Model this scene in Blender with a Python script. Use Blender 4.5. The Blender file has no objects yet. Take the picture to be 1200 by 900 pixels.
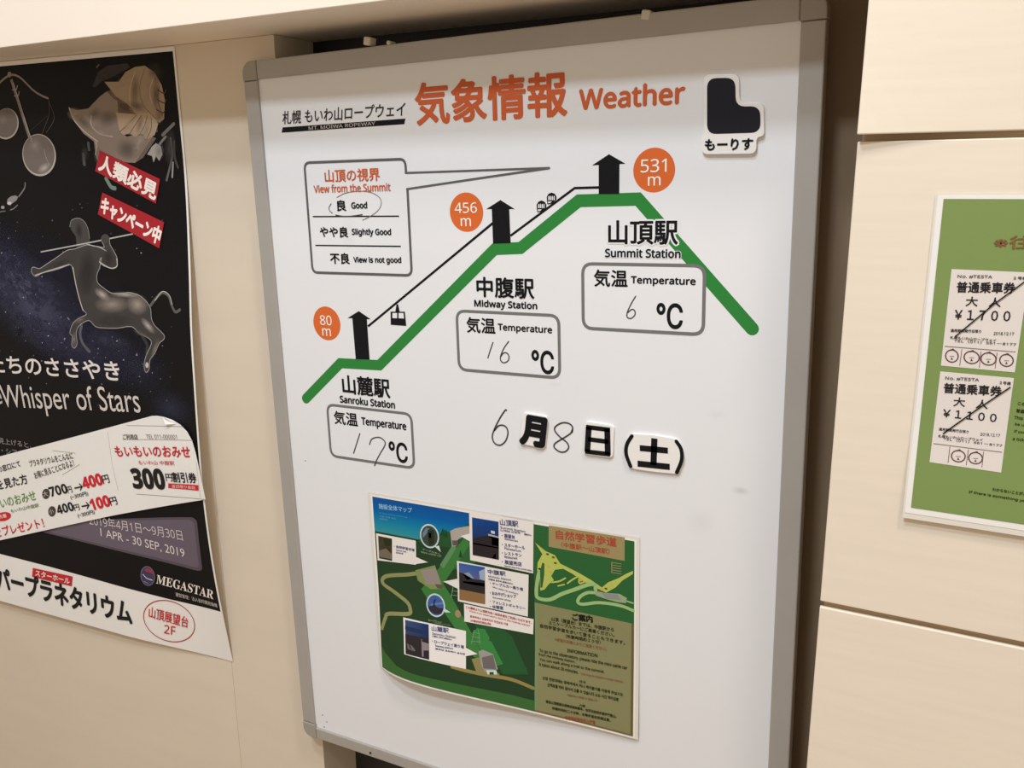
import bpy, bmesh, math, random
from mathutils import Vector, Matrix
random.seed(7)
SC = bpy.context.scene
COL = SC.collection

# ---------------------------------------------------------------- camera, world, lights, exposure
ZOFF = 1.4777                                # height of the wall frame's origin above the floor
CAM = Vector((1.06406742, -1.11324067, 0.02228904 + ZOFF))
RCW = Matrix(((0.886920732727875, 0.46182460810101617, -0.00946811542980628),
              (0.10003885185695013, -0.2120517577517203, -0.9721246217196378),
              (-0.45095880297050694, 0.8612503024015424, -0.23427350391510127)))
FPX = 1010.0
cd = bpy.data.cameras.new('camera')
cd.sensor_fit = 'HORIZONTAL'; cd.sensor_width = 36.0; cd.lens = 36.0 * FPX / 1200.0
cd.clip_start = 0.02
co = bpy.data.objects.new('camera', cd); COL.objects.link(co)
r0, r1, r2 = RCW[0], RCW[1], RCW[2]
co.matrix_world = Matrix(((r0[0], -r1[0], -r2[0], CAM[0]), (r0[1], -r1[1], -r2[1], CAM[1]),
                          (r0[2], -r1[2], -r2[2], CAM[2]), (0, 0, 0, 1)))
SC.camera = co
SC.view_settings.view_transform = 'Standard'
SC.view_settings.look = 'None'
SC.view_settings.exposure = 0.0
SC.view_settings.gamma = 1.0
SC.view_settings.use_curve_mapping = False
w = bpy.data.worlds.new('world'); SC.world = w; w.use_nodes = True
w.node_tree.nodes['Background'].inputs[0].default_value = (1.0, 0.84, 0.66, 1)
w.node_tree.nodes['Background'].inputs[1].default_value = 0.49

def area(name, loc, size, power, color, aim=None):
    l = bpy.data.lights.new(name, 'AREA'); l.shape = 'RECTANGLE'; l.size, l.size_y = size
    l.energy = power; l.color = color
    o = bpy.data.objects.new(name, l); COL.objects.link(o); o.location = loc
    if aim:
        o.rotation_euler = (Vector(aim) - Vector(loc)).to_track_quat('-Z', 'Y').to_euler()
    return o
area('ceiling_lamp', (0.45, -2.45, 4.02), (0.45, 0.30), 76, (0.78, 0.89, 1.0))
area('ceiling_lamp', (0.30, -1.55, 4.02), (0.45, 0.24), 52, (0.78, 0.89, 1.0))
area('ceiling_lamp', (1.85, -1.05, 4.02), (0.40, 0.30), 48, (1.0, 0.88, 0.76))

# ---------------------------------------------------------------- materials
def lin(c):
    c = c / 255.0
    return c / 12.92 if c <= 0.04045 else ((c + 0.055) / 1.055) ** 2.4

def rgb(c, k=(1, 1, 1)):
    return tuple(min(0.93, lin(v) * q) for v, q in zip(c, k))

def mat(name, c, rough=0.6, metal=0.0, vary=0.0, stretch=(1, 1, 1), scale=8.0, bump=0.0, coat=0.0):
    m = bpy.data.materials.new(name); m.use_nodes = True
    n = m.node_tree.nodes; l = m.node_tree.links; b = n['Principled BSDF']
    col = rgb(c)
    b.inputs['Base Color'].default_value = (*col, 1)
    b.inputs['Roughness'].default_value = rough
    b.inputs['Metallic'].default_value = metal
    b.inputs['Coat Weight'].default_value = coat
    if vary or bump:
        tc = n.new('ShaderNodeTexCoord'); mp = n.new('ShaderNodeMapping'); ns = n.new('ShaderNodeTexNoise')
        mp.inputs['Scale'].default_value = stretch
        ns.inputs['Scale'].default_value = scale; ns.inputs['Detail'].default_value = 6
        l.new(tc.outputs['Object'], mp.inputs[0]); l.new(mp.outputs[0], ns.inputs['Vector'])
        if vary:
            rp = n.new('ShaderNodeValToRGB')
            rp.color_ramp.elements[0].position = 0.3; rp.color_ramp.elements[1].position = 0.72
            rp.color_ramp.elements[0].color = (*[v * (1 - vary) for v in col], 1)
            rp.color_ramp.elements[1].color = (*[min(0.95, v * (1 + vary * 0.6)) for v in col], 1)
            l.new(ns.outputs[0], rp.inputs[0]); l.new(rp.outputs[0], b.inputs['Base Color'])
        if bump:
            bp = n.new('ShaderNodeBump'); bp.inputs['Strength'].default_value = bump
            bp.inputs['Distance'].default_value = 0.002
            l.new(ns.outputs[0], bp.inputs['Height']); l.new(bp.outputs[0], b.inputs['Normal'])
    return m

def ink_mat(name, rough=0.5, soft=False, coat=0.0, spec=0.1):
    m = bpy.data.materials.new(name); m.use_nodes = True
    n = m.node_tree.nodes; l = m.node_tree.links; b = n['Principled BSDF']
    b.inputs['Roughness'].default_value = rough; b.inputs['Coat Weight'].default_value = coat
    b.inputs['Specular IOR Level'].default_value = spec
    a = n.new('ShaderNodeAttribute'); a.attribute_name = 'ink'
    l.new(a.outputs['Color'], b.inputs['Base Color'])
    if soft:
        tr = n.new('ShaderNodeBsdfTransparent'); mx = n.new('ShaderNodeMixShader')
        l.new(a.outputs['Alpha'], mx.inputs[0]); l.new(tr.outputs[0], mx.inputs[1]); l.new(b.outputs[0], mx.inputs[2])
        l.new(mx.outputs[0], n['Material Output'].inputs['Surface'])
    return m

M_WALL = mat('cream_laminate_wall', (220, 206, 187), 0.5, vary=0.03, stretch=(1, 1, 5), scale=3)
M_WALLR = mat('pale_woodgrain_panel', (234, 221, 203), 0.5, vary=0.03, stretch=(1.2, 1.2, 16), scale=6, bump=0.02)
M_FASCIA = mat('cream_painted_beam', (247, 235, 220), 0.6, vary=0.02, scale=4)
M_GROOVE = mat('groove_backing', (176, 152, 122), 0.7, vary=0.05, scale=10)
M_BLACK = mat('black_niche_panel', (28, 27, 28), 0.45, vary=0.2, scale=6)
M_BROWN = mat('dark_brown_post', (132, 112, 88), 0.6, vary=0.08, stretch=(6, 6, 1), scale=6)
M_FLOOR = mat('beige_floor', (170, 150, 125), 0.5, vary=0.1, scale=5)
M_CEIL = mat('cream_ceiling', (235, 225, 208), 0.7, vary=0.02, scale=5)
M_BOARD = mat('white_enamel', (229, 230, 233), 0.28, vary=0.012, scale=3)
M_ALU = mat('satin_aluminium', (168, 163, 157), 0.4, metal=0.1, vary=0.04, stretch=(3, 3, 3), scale=4)
M_CAP = mat('grey_plastic', (156, 150, 142), 0.45, vary=0.03, scale=20)
M_CLIP = mat('translucent_white_clip', (205, 198, 185), 0.3, vary=0.05, scale=60)
M_PAPER = mat('white_paper', (238, 235, 231), 0.6, vary=0.015, scale=9)
M_FILM = mat('laminating_film', (226, 220, 210), 0.25, vary=0.02, scale=9)
M_MAG = mat('white_magnet_sheet', (236, 233, 230), 0.4, vary=0.01, scale=30)
M_MARK = mat('grey_brown_mark', (126, 108, 84), 0.8, vary=0.2, scale=60)
INK = ink_mat('printed_ink', 0.45)
INKB = ink_mat('enamel_field', 0.28, spec=0.5)
INKG = ink_mat('printed_ink_under_film', 0.3)
INKS = ink_mat('soft_printed_ink', 0.5, soft=True)

# ---------------------------------------------------------------- object helpers
def link(o, parent=None):
    COL.objects.link(o)
    if parent is not None: o.parent = parent
    return o

def tag(o, label=None, cat=None, group=None, kind=None):
    if label: o['label'] = label
    if cat: o['category'] = cat
    if group: o['group'] = group
    if kind: o['kind'] = kind
    return o

def obj(name, bm, m, parent=None, smooth=False):
    me = bpy.data.meshes.new(name); bm.to_mesh(me); bm.free()
    for x in (m if isinstance(m, (list, tuple)) else [m]): me.materials.append(x)
    if smooth:
        for p in me.polygons: p.use_smooth = True
        me.set_sharp_from_angle(angle=math.radians(35))
    return link(bpy.data.objects.new(name, me), parent)

def box_bm(x0, x1, y0, y1, z0, z1, bev=0.0, seg=2, bm=None):
    b = bmesh.new()
    vs = bmesh.ops.create_cube(b, size=1)['verts']
    for v in vs:
        v.co = Vector((x0 if v.co.x < 0 else x1, y0 if v.co.y < 0 else y1, z0 if v.co.z < 0 else z1))
    if bev:
        bmesh.ops.bevel(b, geom=b.edges[:], offset=bev, segments=seg, affect='EDGES', profile=0.5)
    if bm is not None:
        me = bpy.data.meshes.new('t'); b.to_mesh(me); b.free(); bm.from_mesh(me); bpy.data.meshes.remove(me)
        return bm
    return b

def prism_bm(pts, y0, y1, bev=0.0):
    """polygon pts in (x,z), extruded from y0 (front) to y1 (back)"""
    b = bmesh.new()
    f = b.faces.new([b.verts.new((x, y0, z)) for x, z in pts])
    r = bmesh.ops.extrude_face_region(b, geom=[f])
    for v in r['geom']:
        if isinstance(v, bmesh.types.BMVert): v.co.y = y1
    bmesh.ops.recalc_face_normals(b, faces=b.faces[:])
    if bev:
        es = [e for e in b.edges if all(abs(v.co.y - y0) < 1e-6 for v in e.verts)]
        bmesh.ops.bevel(b, geom=es, offset=bev, segments=2, affect='EDGES', profile=0.5)
    return b

def struct(name, bm, m, label, smooth=False):
    o = obj(name, bm, m, None, smooth); tag(o, label, name.split('_')[0], kind='structure'); return o

# ---------------------------------------------------------------- text outlines
def _alpha(s, up, lo, dg):
    r = ''
    for ch in s:
        if 'A' <= ch <= 'Z' and up: r += chr(up + ord(ch) - 65)
        elif 'a' <= ch <= 'z' and lo: r += chr(lo + ord(ch) - 97)
        elif '0' <= ch <= '9' and dg: r += chr(dg + ord(ch) - 48)
        else: r += ch
    return r
STYLE = {'s': lambda s: _alpha(s, 0x1D5A0, 0x1D5BA, 0x1D7E2),      # sans
         'b': lambda s: _alpha(s, 0x1D5D4, 0x1D5EE, 0x1D7EC),      # sans bold
         'f': lambda s: _alpha(s, 0x1D400, 0x1D41A, 0x1D7CE),      # serif bold
         'h': lambda s: s}                                         # humanist default
_cache = {}
def glyphs(s, style='s', res=3):
    key = (s, style, res)
    if key not in _cache:
        c = bpy.data.curves.new('t', 'FONT'); c.body = STYLE[style](s); c.size = 1; c.resolution_u = res
        o = bpy.data.objects.new('t', c)
        me = bpy.data.meshes.new_from_object(o)
        V = [(v.co.x, v.co.y) for v in me.vertices]; F = [tuple(p.vertices) for p in me.polygons]
        bpy.data.objects.remove(o); bpy.data.curves.remove(c); bpy.data.meshes.remove(me)
        xs = [v[0] for v in V] or [0, 1]; ys = [v[1] for v in V] or [0, 1]
        _cache[key] = (V, F, (min(xs), min(ys), max(xs), max(ys)))
    return _cache[key]

# ---------------------------------------------------------------- flat or bowed sheets and the ink on them
class Sheet:
    """A printed surface. local x right, z up, y into the wall; disp(x, z) lifts the paper off its plane."""
    def __init__(s, loc, roty=0.0, disp=None, k=(1, 1, 1), grid=0.02, dl=0.00018):
        s.M = Matrix.Translation(loc) @ Matrix.Rotation(roty, 4, 'Y'); s.Mi = s.M.inverted()
        s.loc, s.roty, s.disp, s.k, s.grid, s.dl = loc, roty, disp, k, grid, dl
        s.o = s.Mi @ CAM; s.R = s.Mi.to_3x3() @ RCW.transposed()
    def root(s, name):
        o = bpy.data.objects.new(name, None); o.empty_display_size = 0.05
        o.location = s.loc; o.rotation_euler = (0, s.roty, 0)
        return link(o)
    def loc2(s, p):
        d = s.R @ Vector((p[0] - 600, p[1] - 450, FPX))
        y = 0.0
        for _ in range(12):
            t = (y - s.o.y) / d.y
            x, z = s.o.x + d.x * t, s.o.z + d.z * t
            if not s.disp: break
            y = -s.disp(x, z)
        return Vector((x, z))
    def px(s, p):
        """local length of one vertical photo pixel near p"""
        return (s.loc2((p[0], p[1] + 1)) - s.loc2(p)).length

class Art:
    def __init__(s, sheet):
        s.sh = sheet; s.faces = []; s.tris = []
    def _c(s, c, a=1.0): return (*rgb(c, s.sh.k), a)
    def P(s, pts): return [s.sh.loc2(p) for p in pts]
    def lpoly(s, L, c, layer=1, cols=None):
        s.faces.append(([(v[0], v[1]) for v in L], layer, cols or [s._c(c)] * len(L)))
    def poly(s, pts, c, layer=1): s.lpoly(s.P(pts), c, layer)
    def gpoly(s, pts, cs, layer=1):
        s.lpoly(s.P(pts), None, layer, [s._c(q) for q in cs])
    def lstroke(s, L, wd, c, layer=1, closed=False, cap=True, rad=0.0):
        L = [Vector(p) for p in L]
        if rad: L = round_corners(L, rad, closed)
        n = len(L); h = wd / 2; left = []; right = []
        for i in range(n):
            if closed: a, b, q = L[i - 1], L[i], L[(i + 1) % n]
            else: a, b, q = L[max(0, i - 1)], L[i], L[min(n - 1, i + 1)]
            d1 = (b - a); d2 = (q - b)
            if d1.length < 1e-9: d1 = d2
            if d2.length < 1e-9: d2 = d1
            d1 = d1.normalized(); d2 = d2.normalized()
            n1 = Vector((-d1.y, d1.x)); n2 = Vector((-d2.y, d2.x)); m = n1 + n2
            if m.length < 1e-6: m = n1
            m = m.normalized(); sc = h / max(0.45, m.dot(n1))
            left.append(b + m * sc); right.append(b - m * sc)
        col = s._c(c)
        for i in range(n if closed else n - 1):
            j = (i + 1) % n
            s.faces.append(([tuple(left[i]), tuple(right[i]), tuple(right[j]), tuple(left[j])], layer, [col] * 4))
        if cap and not closed:
            for i, p in enumerate((L[0], L[-1])): s.lell(p, h, h, c, layer - 0.2 - 0.1 * i, 14)
    def stroke(s, pts, wpx, c, layer=1, closed=False, cap=True, rad=0.0, w=None):
        u = s.sh.px(pts[len(pts) // 2])
        s.lstroke(s.P(pts), w or wpx * u, c, layer, closed, cap, rad)
    def curve(s, pts, wpx, c, layer=1, closed=False):
        s.stroke(smooth_path(pts, closed), wpx, c, layer, closed)
    def lell(s, ctr, a, b, c, layer=1, n=40, rot=0.0):
        s.lpoly([(ctr[0] + a * math.cos(t) * math.cos(rot) - b * math.sin(t) * math.sin(rot),
                  ctr[1] + a * math.cos(t) * math.sin(rot) + b * math.sin(t) * math.cos(rot))
                 for t in [2 * math.pi * i / n for i in range(n)]], c, layer)
    def ell(s, ctr, u, v, c, layer=1, n=40):
        s.poly([(ctr[0] + u[0] * math.cos(t) + v[0] * math.sin(t), ctr[1] + u[1] * math.cos(t) + v[1] * math.sin(t))
                for t in [2 * math.pi * i / n for i in range(n)]], c, layer)
    def ring(s, ctr, u, v, wpx, c, layer=1, n=44):
        s.stroke([(ctr[0] + u[0] * math.cos(t) + v[0] * math.sin(t), ctr[1] + u[1] * math.cos(t) + v[1] * math.sin(t))
                  for t in [2 * math.pi * i / n for i in range(n)]], wpx, c, layer, closed=True)
    def soft(s, ctr, u, v, c, a=1.0, layer=2, n=24, core=0.0):
        """an airbrushed spot of print: opaque at the centre, fading to nothing at its rim"""
        C0 = s.sh.loc2(ctr)
        rim = s.P([(ctr[0] + u[0] * math.cos(t) + v[0] * math.sin(t), ctr[1] + u[1] * math.cos(t) + v[1] * math.sin(t))
                   for t in [2 * math.pi * i / n for i in range(n)]])
        ca, cm, cz = s._c(c, a), s._c(c, a * 0.45), s._c(c, 0.0)
        mid = [C0 + (p - C0) * (0.5 + core * 0.4) for p in rim]
        for i in range(n):
            j = (i + 1) % n
            s.faces.append(([tuple(C0), tuple(mid[i]), tuple(mid[j])], layer, [ca, cm, cm]))
            s.faces.append(([tuple(mid[i]), tuple(rim[i]), tuple(rim[j]), tuple(mid[j])], layer, [cm, cz, cz, cm]))
    def text(s, t, BL, BR, TL, c, bold=0.0, style='s', layer=3, level=False, free=False, ital=0.0, fit=None, halo=None):
        A, B, T = s.sh.loc2(BL), s.sh.loc2(BR), s.sh.loc2(TL)
        if level:
            m = (A.y + B.y) / 2; A.y = m; B.y = m
        u = B - A
        if free: v = T - A
        else:
            pn = Vector((-u.y, u.x)).normalized(); v = pn * (T - A).dot(pn)
        v = v + u.normalized() * ital * v.length
        V, F, (x0, y0, x1, y1) = glyphs(t, style, 4 if v.length > 0.02 else 2)
        if fit:
            q = glyphs(fit, style, 2)[2]; x1 = q[2]
        W, H = max(1e-6, x1 - x0), max(1e-6, y1 - y0)
        ux, vz = u / W, v / H
        def put(offs, col, lay):
            for i, (ox, oy) in enumerate(offs):
                vs = [tuple(A + ux * (x - x0) + vz * (y - y0) + Vector((ox, oy))) for x, y in V]
                s.tris.append((vs, F, lay + 0.08 * i, col))
        em = v.length / H
        b = bold * em
        def ringo(r, n): return [(r * math.cos(2 * math.pi * i / n), r * math.sin(2 * math.pi * i / n)) for i in range(n)]
        if halo: put(ringo(halo[1] * em, 10), s._c(halo[0]), layer - 1.0)
        if b: put(ringo(b, 10 if v.length > 0.03 else 4), s._c(c), layer)
        put([(0, 0)], s._c(c), layer + (0.9 if b else 0))
    def build(s, name, parent, m=None, label=None):
        sh = s.sh
        me = bpy.data.meshes.new(name)
        bm = bmesh.new(); lay = bm.verts.layers.float_color.new('ink')
        for L, layer, cols in s.faces:
            vs = []
            for p, c in zip(L, cols):
                v = bm.verts.new((p[0], -layer * sh.dl, p[1])); v[lay] = c; vs.append(v)
            try: bm.faces.new(vs)
            except ValueError: pass
        if sh.disp and bm.verts: cut(bm, sh.grid)
        for vs, F, layer, col in s.tris:
            vv = []
            for p in vs:
                v = bm.verts.new((p[0], -layer * sh.dl, p[1])); v[lay] = col; vv.append(v)
            for f in F:
                try: bm.faces.new([vv[i] for i in f])
                except ValueError: pass
        if sh.disp:
            for v in bm.verts: v.co.y -= sh.disp(v.co.x, v.co.z)
        for f in bm.faces:
            f.normal_update()
            if f.normal.y > 0: f.normal_flip()
        bm.to_mesh(me); bm.free()
        me.materials.append(m or INK)
        if sh.disp:
            for q in me.polygons: q.use_smooth = True
        o = link(bpy.data.objects.new(name, me), parent)
        if label: o['label'] = label
        return o

def cut(bm, g):
    for ax in (0, 2):
        lo = min(v.co[ax] for v in bm.verts); hi = max(v.co[ax] for v in bm.verts)
        k = math.floor(lo / g) + 1
        no = Vector((1, 0, 0)) if ax == 0 else Vector((0, 0, 1))
        while k * g < hi:
            bmesh.ops.bisect_plane(bm, geom=bm.verts[:] + bm.edges[:] + bm.faces[:], plane_co=no * (k * g), plane_no=no, dist=1e-6)
            k += 1

def sheet_bm(sh, L, thick, layer=0, back=0.0):
    """solid sheet of paper: outline L (local x,z), bowed by the sheet's disp"""
    bm = bmesh.new()
    bm.faces.new([bm.verts.new((p[0], 0, p[1])) for p in L])
    if sh.disp: cut(bm, sh.grid)
    for v in bm.verts: v.co.y = -layer * sh.dl - (sh.disp(v.co.x, v.co.z) if sh.disp else 0)
    for f in bm.faces:
        f.normal_update()
        if f.normal.y > 0: f.normal_flip()
    r = bmesh.ops.extrude_face_region(bm, geom=bm.faces[:])
    newv = [g for g in r['geom'] if isinstance(g, bmesh.types.BMVert)]
    # the extruded copy becomes the back
    for v in newv: v.co.y += thick
    bmesh.ops.recalc_face_normals(bm, faces=bm.faces[:])
    return bm

def round_corners(L, r, closed, n=7):
    out = []; N = len(L)
    for i in range(N):
        if not closed and i in (0, N - 1): out.append(L[i]); continue
        a, b, c = L[i - 1], L[i], L[(i + 1) % N]
        da, dc = (a - b), (c - b)
        q = min(r, da.length * 0.49, dc.length * 0.49)
        p0, p1 = b + da.normalized() * q, b + dc.normalized() * q
        for k in range(n):
            t = k / (n - 1)
            out.append(p0 * (1 - t) ** 2 + b * 2 * t * (1 - t) + p1 * t * t)
    return out

def smooth_path(P, closed=False, n=8):
    P = [Vector(p) for p in P]; out = []; N = len(P)
    for i in range(N if closed else N - 1):
        p1, p2 = P[i], P[(i + 1) % N]
        p0 = P[i - 1] if (closed or i > 0) else p1
        p3 = P[(i + 2) % N] if (closed or i + 2 < N) else p2
        for k in range(n):
            t = k / n
            out.append(0.5 * ((2 * p1) + (p2 - p0) * t + (2 * p0 - 5 * p1 + 4 * p2 - p3) * t * t + (3 * p1 - p0 - 3 * p2 + p3) * t ** 3))
    if not closed: out.append(P[-1])
    return out

def Z(ox, oy, k):
    """magnified crop -> photo pixels"""
    def f(*pts):
        r = [(ox + x / k, oy + y / k) for x, y in pts]
        return r[0] if len(r) == 1 else r
    return f

def sstep(t):
    t = max(0.0, min(1.0, t)); return t * t * (3 - 2 * t)

# ================================================================ THE SETTING
WY = 0.022                                    # face of the wall behind the board
PY = -0.11                                    # face of the pillar and of the beam
HB = ZOFF + 0.2475                            # underside of the beam
NX0, NX1 = 0.043, 0.952
# left wall: one panel beside the niche, one turned slightly towards the room beyond the seam
b = box_bm(-0.1856, NX0, WY, 0.13, 0.0, HB, 0.0006)
wl = struct('wall_left', b, M_WALL, 'cream laminate wall strip between the black poster and the white board')
b = bmesh.new()
sl = 0.06
ang = [(-2.6, WY - sl * (2.6 - 0.185)), (-0.186, WY - sl * 0.001), (-0.186, 0.13), (-2.6, 0.13)]
f = b.faces.new([b.verts.new((x, y, 0.0)) for x, y in ang])
r = bmesh.ops.extrude_face_region(b, geom=[f])
for v in r['geom']:
    if isinstance(v, bmesh.types.BMVert): v.co.z = HB
bmesh.ops.recalc_face_normals(b, faces=b.faces[:])
struct('wall_left', b, M_WALL, 'cream laminate wall panel behind the black poster')
# niche
b = box_bm(NX0 - 0.02, NX1 + 0.02, 0.118, 0.135, 0.0, HB)
struct('wall_back', b, M_BLACK, 'black back panel of the niche behind the white board')
b = box_bm(0.80, NX1 - 0.0005, 0.06, 0.1175, 0.0, HB - 0.0005, 0.002)
struct('trim_1', b, M_BROWN, 'dark brown post in the gap right of the white board')
# pillar on the right: three stacked panels with open grooves between them
b = box_bm(NX1 + 0.004, 2.6, PY + 0.0065, 0.13, 0.0, 4.1)
struct('wall_right', b, M_GROOVE, 'tan backing seen inside the grooves of the right wall')
G1 = (ZOFF + 0.0543, ZOFF + 0.0612); G2 = (ZOFF - 0.4828, ZOFF - 0.4751)
def panel(z0, z1, lift=0.0):
    b = box_bm(NX1, 2.6, PY, PY + 0.0062, z0, z1, 0.0012)
    if lift:                                  # the board has warped a little off the wall at its lower left corner
        for k in range(1, 9):
            for co, no in (((NX1 + 0.025 * k, 0, 0), (1, 0, 0)), ((0, 0, z0 + 0.04 * k), (0, 0, 1))):
                bmesh.ops.bisect_plane(b, geom=b.verts[:] + b.edges[:] + b.faces[:], plane_co=co, plane_no=no)
        for v in b.verts:
            v.co.y -= lift * max(0, 1 - (v.co.x - NX1) / 0.2) ** 2 * max(0, 1 - (v.co.z - z0) / 0.32) ** 2
    return b
struct('wall_right', panel(G1[1], 4.1, 0.0105), M_WALLR, 'pale panel of the right wall above the upper groove')
struct('wall_right', panel(G2[1], G1[0]), M_WALLR, 'pale panel of the right wall carrying the green notice')
struct('wall_right', panel(0.0, G2[0]), M_WALLR, 'pale panel of the right wall below the lower groove')
# beam over the niche
b = box_bm(-2.6, NX1 - 0.0005, PY, 0.135, HB + 0.0005, 4.1, 0.001)
struct('trim_2', b, M_FASCIA, 'cream painted beam projecting above the board and the poster')
struct('floor', box_bm(-2.6, 2.6, -4.0, 0.135, -0.06, -0.0005), M_FLOOR, 'beige floor below the notice boards')
struct('ceiling', box_bm(-2.6, 2.6, -4.0, 0.135, 4.1005, 4.16), M_CEIL, 'cream ceiling above the notice boards')
# thin darker strokes on the wall strip, mostly along the poster's right edge
WS = Sheet((0, WY - 0.0002, ZOFF), 0.0, None, (1, 1, 1))
def dark_mark(pts, wpx, name='dark_mark'):
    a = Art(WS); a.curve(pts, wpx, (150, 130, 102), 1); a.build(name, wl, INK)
dark_mark([(238, 556), (239, 590), (241, 612)], 1.6); dark_mark([(242, 628), (247, 668)], 1.5)
dark_mark([(233, 480), (235, 520)], 1.2); dark_mark([(225, 240), (230, 330), (231, 372)], 1.2)
dark_mark([(303, 584), (304, 588)], 2.0)

# ================================================================ THE WHITE BOARD
TH = math.radians(1.2)
def board_world(xb, yb, zb):
    c, s = math.cos(TH), math.sin(TH)
    return Vector((c * xb - s * zb, yb, s * xb + c * zb + ZOFF))
BW, BH = 0.90, 1.2314
KB = (1.08, 1.08, 1.08)
SB = Sheet(board_world(0.45, 0, -1.0255), -TH, None, KB)
wb = SB.root('whiteboard')
tag(wb, 'large white enamel weather board in an aluminium frame, hung over the niche', 'whiteboard')
X0, X1 = -BW / 2, BW / 2
obj('writing_surface', box_bm(X0 + 0.012, X1 - 0.012, 0.0, 0.014, 0.012, BH - 0.012), M_BOARD, wb)
RW = 0.0285
def rail(x0, x1, z0, z1):
    b = box_bm(x0, x1, -0.0045, 0.018, z0, z1)
    es = [e for e in b.edges if all(v.co.y < -0.004 for v in e.verts)]
    bmesh.ops.bevel(b, geom=es, offset=0.0028, segments=3, affect='EDGES', profile=0.6)
    return b
CS = 0.030
for x0, x1, z0, z1, nm in ((X0, X0 + RW, CS, BH - CS, 'side_rail'), (X1 - RW, X1, CS, BH - CS, 'side_rail'),
                           (X0 + CS, X1 - CS, BH - RW, BH, 'top_rail'), (X0 + CS, X1 - CS, 0, RW * 0.8, 'bottom_rail')):
    obj(nm, rail(x0, x1, z0, z1), M_ALU, wb)
def cap(cx, cz, sx, sz, hx, hz):
    """rounded plastic corner; outer corner at (cx,cz), running inward along sx, sz"""
    r = 0.019; pts = [(cx + sx * hx, cz), (cx + sx * hx, cz + sz * hz), (cx, cz + sz * hz)]
    for k in range(9):
        t = math.pi / 2 * k / 8
        pts.append((cx + sx * (r - r * math.cos(t)), cz + sz * (r - r * math.sin(t))))
    return prism_bm(pts, -0.0052, 0.0185, 0.002)
for cx, sx in ((X0 - 0.0006, 1), (X1 + 0.0006, -1)):
    for cz, sz, hz in ((BH + 0.0006, -1, CS), (-0.0006, 1, CS)):
        obj('corner_cap', cap(cx, cz, sx, sz, CS + 0.0004, hz), M_CAP, wb)
# small clips left along the top rail and a screw in the bottom rail
def clip(px, h, wd, nm='hanging_clip'):
    p = SB.loc2(px)
    b = box_bm(p.x - wd / 2, p.x + wd / 2, -0.006, 0.012, p.y - h / 2, p.y + h / 2, 0.0022, 3)
    bmesh.ops.rotate(b, verts=b.verts[:], cent=Vector((p.x, 0, p.y)), matrix=Matrix.Rotation(0.2, 3, 'Y'))
    return obj(nm, b, M_CLIP, wb, True)
clip((432, 48.5), 0.012, 0.012); clip((457, 50.5), 0.006, 0.006); clip((758, 18), 0.012, 0.012)
a = Art(SB); p = SB.loc2((436, 880.5))
b = bmesh.new(); bmesh.ops.create_cone(b, cap_ends=True, segments=16, radius1=0.0022, radius2=0.0018, depth=0.002)
bmesh.ops.rotate(b, verts=b.verts[:], cent=(0, 0, 0), matrix=Matrix.Rotation(math.pi / 2, 3, 'X'))
bmesh.ops.translate(b, verts=b.verts[:], vec=(p.x, -0.0052, p.y)); obj('screw', b, M_BLACK, wb)

BLK = (23, 23, 26); GRY = (92, 91, 90); ORG = (196, 95, 56); GRN = (48, 126, 58); WHT = (221.5, 222.5, 225.5); PEN = (70, 68, 68)
# operator's name with its slanted bar
a = Art(SB)
a.text('札幌 もいわ山ロープウェイ', (331.3, 145.8), (474.5, 136), (332.5, 130.5), (48, 46, 48), 0.012, ital=0.12)
a.poly([(331.3, 149.3), (475.3, 138.9), (473.8, 145.6), (330, 155.6)], BLK, 1)
a.text('MT. MOIWA ROPEWAY', (362, 152.4), (440, 146.6), (362.2, 148.3), (190, 180, 170), 0.0, 's', 2)
a.build('operator_lettering', wb)
a = Art(SB)
a.text('気象情報', (488.5, 146.5), (664, 135.5), (487, 98.5), ORG, 0.025)
a.text('Weather', (679.5, 128.5), (802, 121), (678.5, 104.5), ORG, 0.034, 's')
a.build('title_lettering', wb)
# callout with the view from the summit
a = Art(SB)
a.stroke([(476, 203), (474.8, 186.4), (356.7, 190.8), (366.5, 319.3), (482.7, 322.8), (477.6, 221.4)], 3.0, GRY, 2, rad=0.011, cap=False)
a.stroke([(475.4, 202.7), (560, 199.8), (643.6, 196.9)], 2.6, GRY, 2.3)
a.stroke([(477, 221.6), (560, 209.2), (643.6, 197)], 2.6, GRY, 2.8)
a.stroke([(366.7, 253.8), (467.7, 253.3)], 1.6, BLK, 2, cap=False); a.stroke([(369.7, 287.5), (469.8, 288.7)], 1.6, BLK, 2, cap=False)
vc = a.build('view_callout', wb)
a = Art(SB)
a.text('山頂の視界', (381.4, 213.8), (445.5, 211.8), (382, 199.2), ORG, 0.024)
a.text('View from the Summit', (368.4, 226), (457.8, 223.7), (368.4, 217), ORG, 0.03)
a.build('callout_lettering', vc)
a = Art(SB)
a.text('良', (395.6, 247.4), (406, 247.2), (395.6, 234.6), BLK, 0.032); a.text('Good', (412.3, 244.4), (430.4, 244), (412.3, 237), BLK, 0.045)
a.build('callout_lettering', vc)
a = Art(SB)
a.text('やや良', (375.6, 277.6), (408.2, 278.2), (375.6, 265.6), BLK, 0.032); a.text('Slightly Good', (413, 277), (458.5, 277.4), (413, 268), BLK, 0.045)
a.build('callout_lettering', vc)
a = Art(SB)
a.text('不良', (387.8, 309), (410, 309.4), (387.8, 296.5), BLK, 0.032); a.text('View is not good', (415, 309.4), (470.4, 310), (415, 300.8), BLK, 0.045)
a.build('callout_lettering', vc)
z = Z(350, 180, 6)
a = Art(SB)
a.curve(z((230, 352), (214, 380), (222, 405), (238, 418)), 0.9, PEN, 3)
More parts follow.
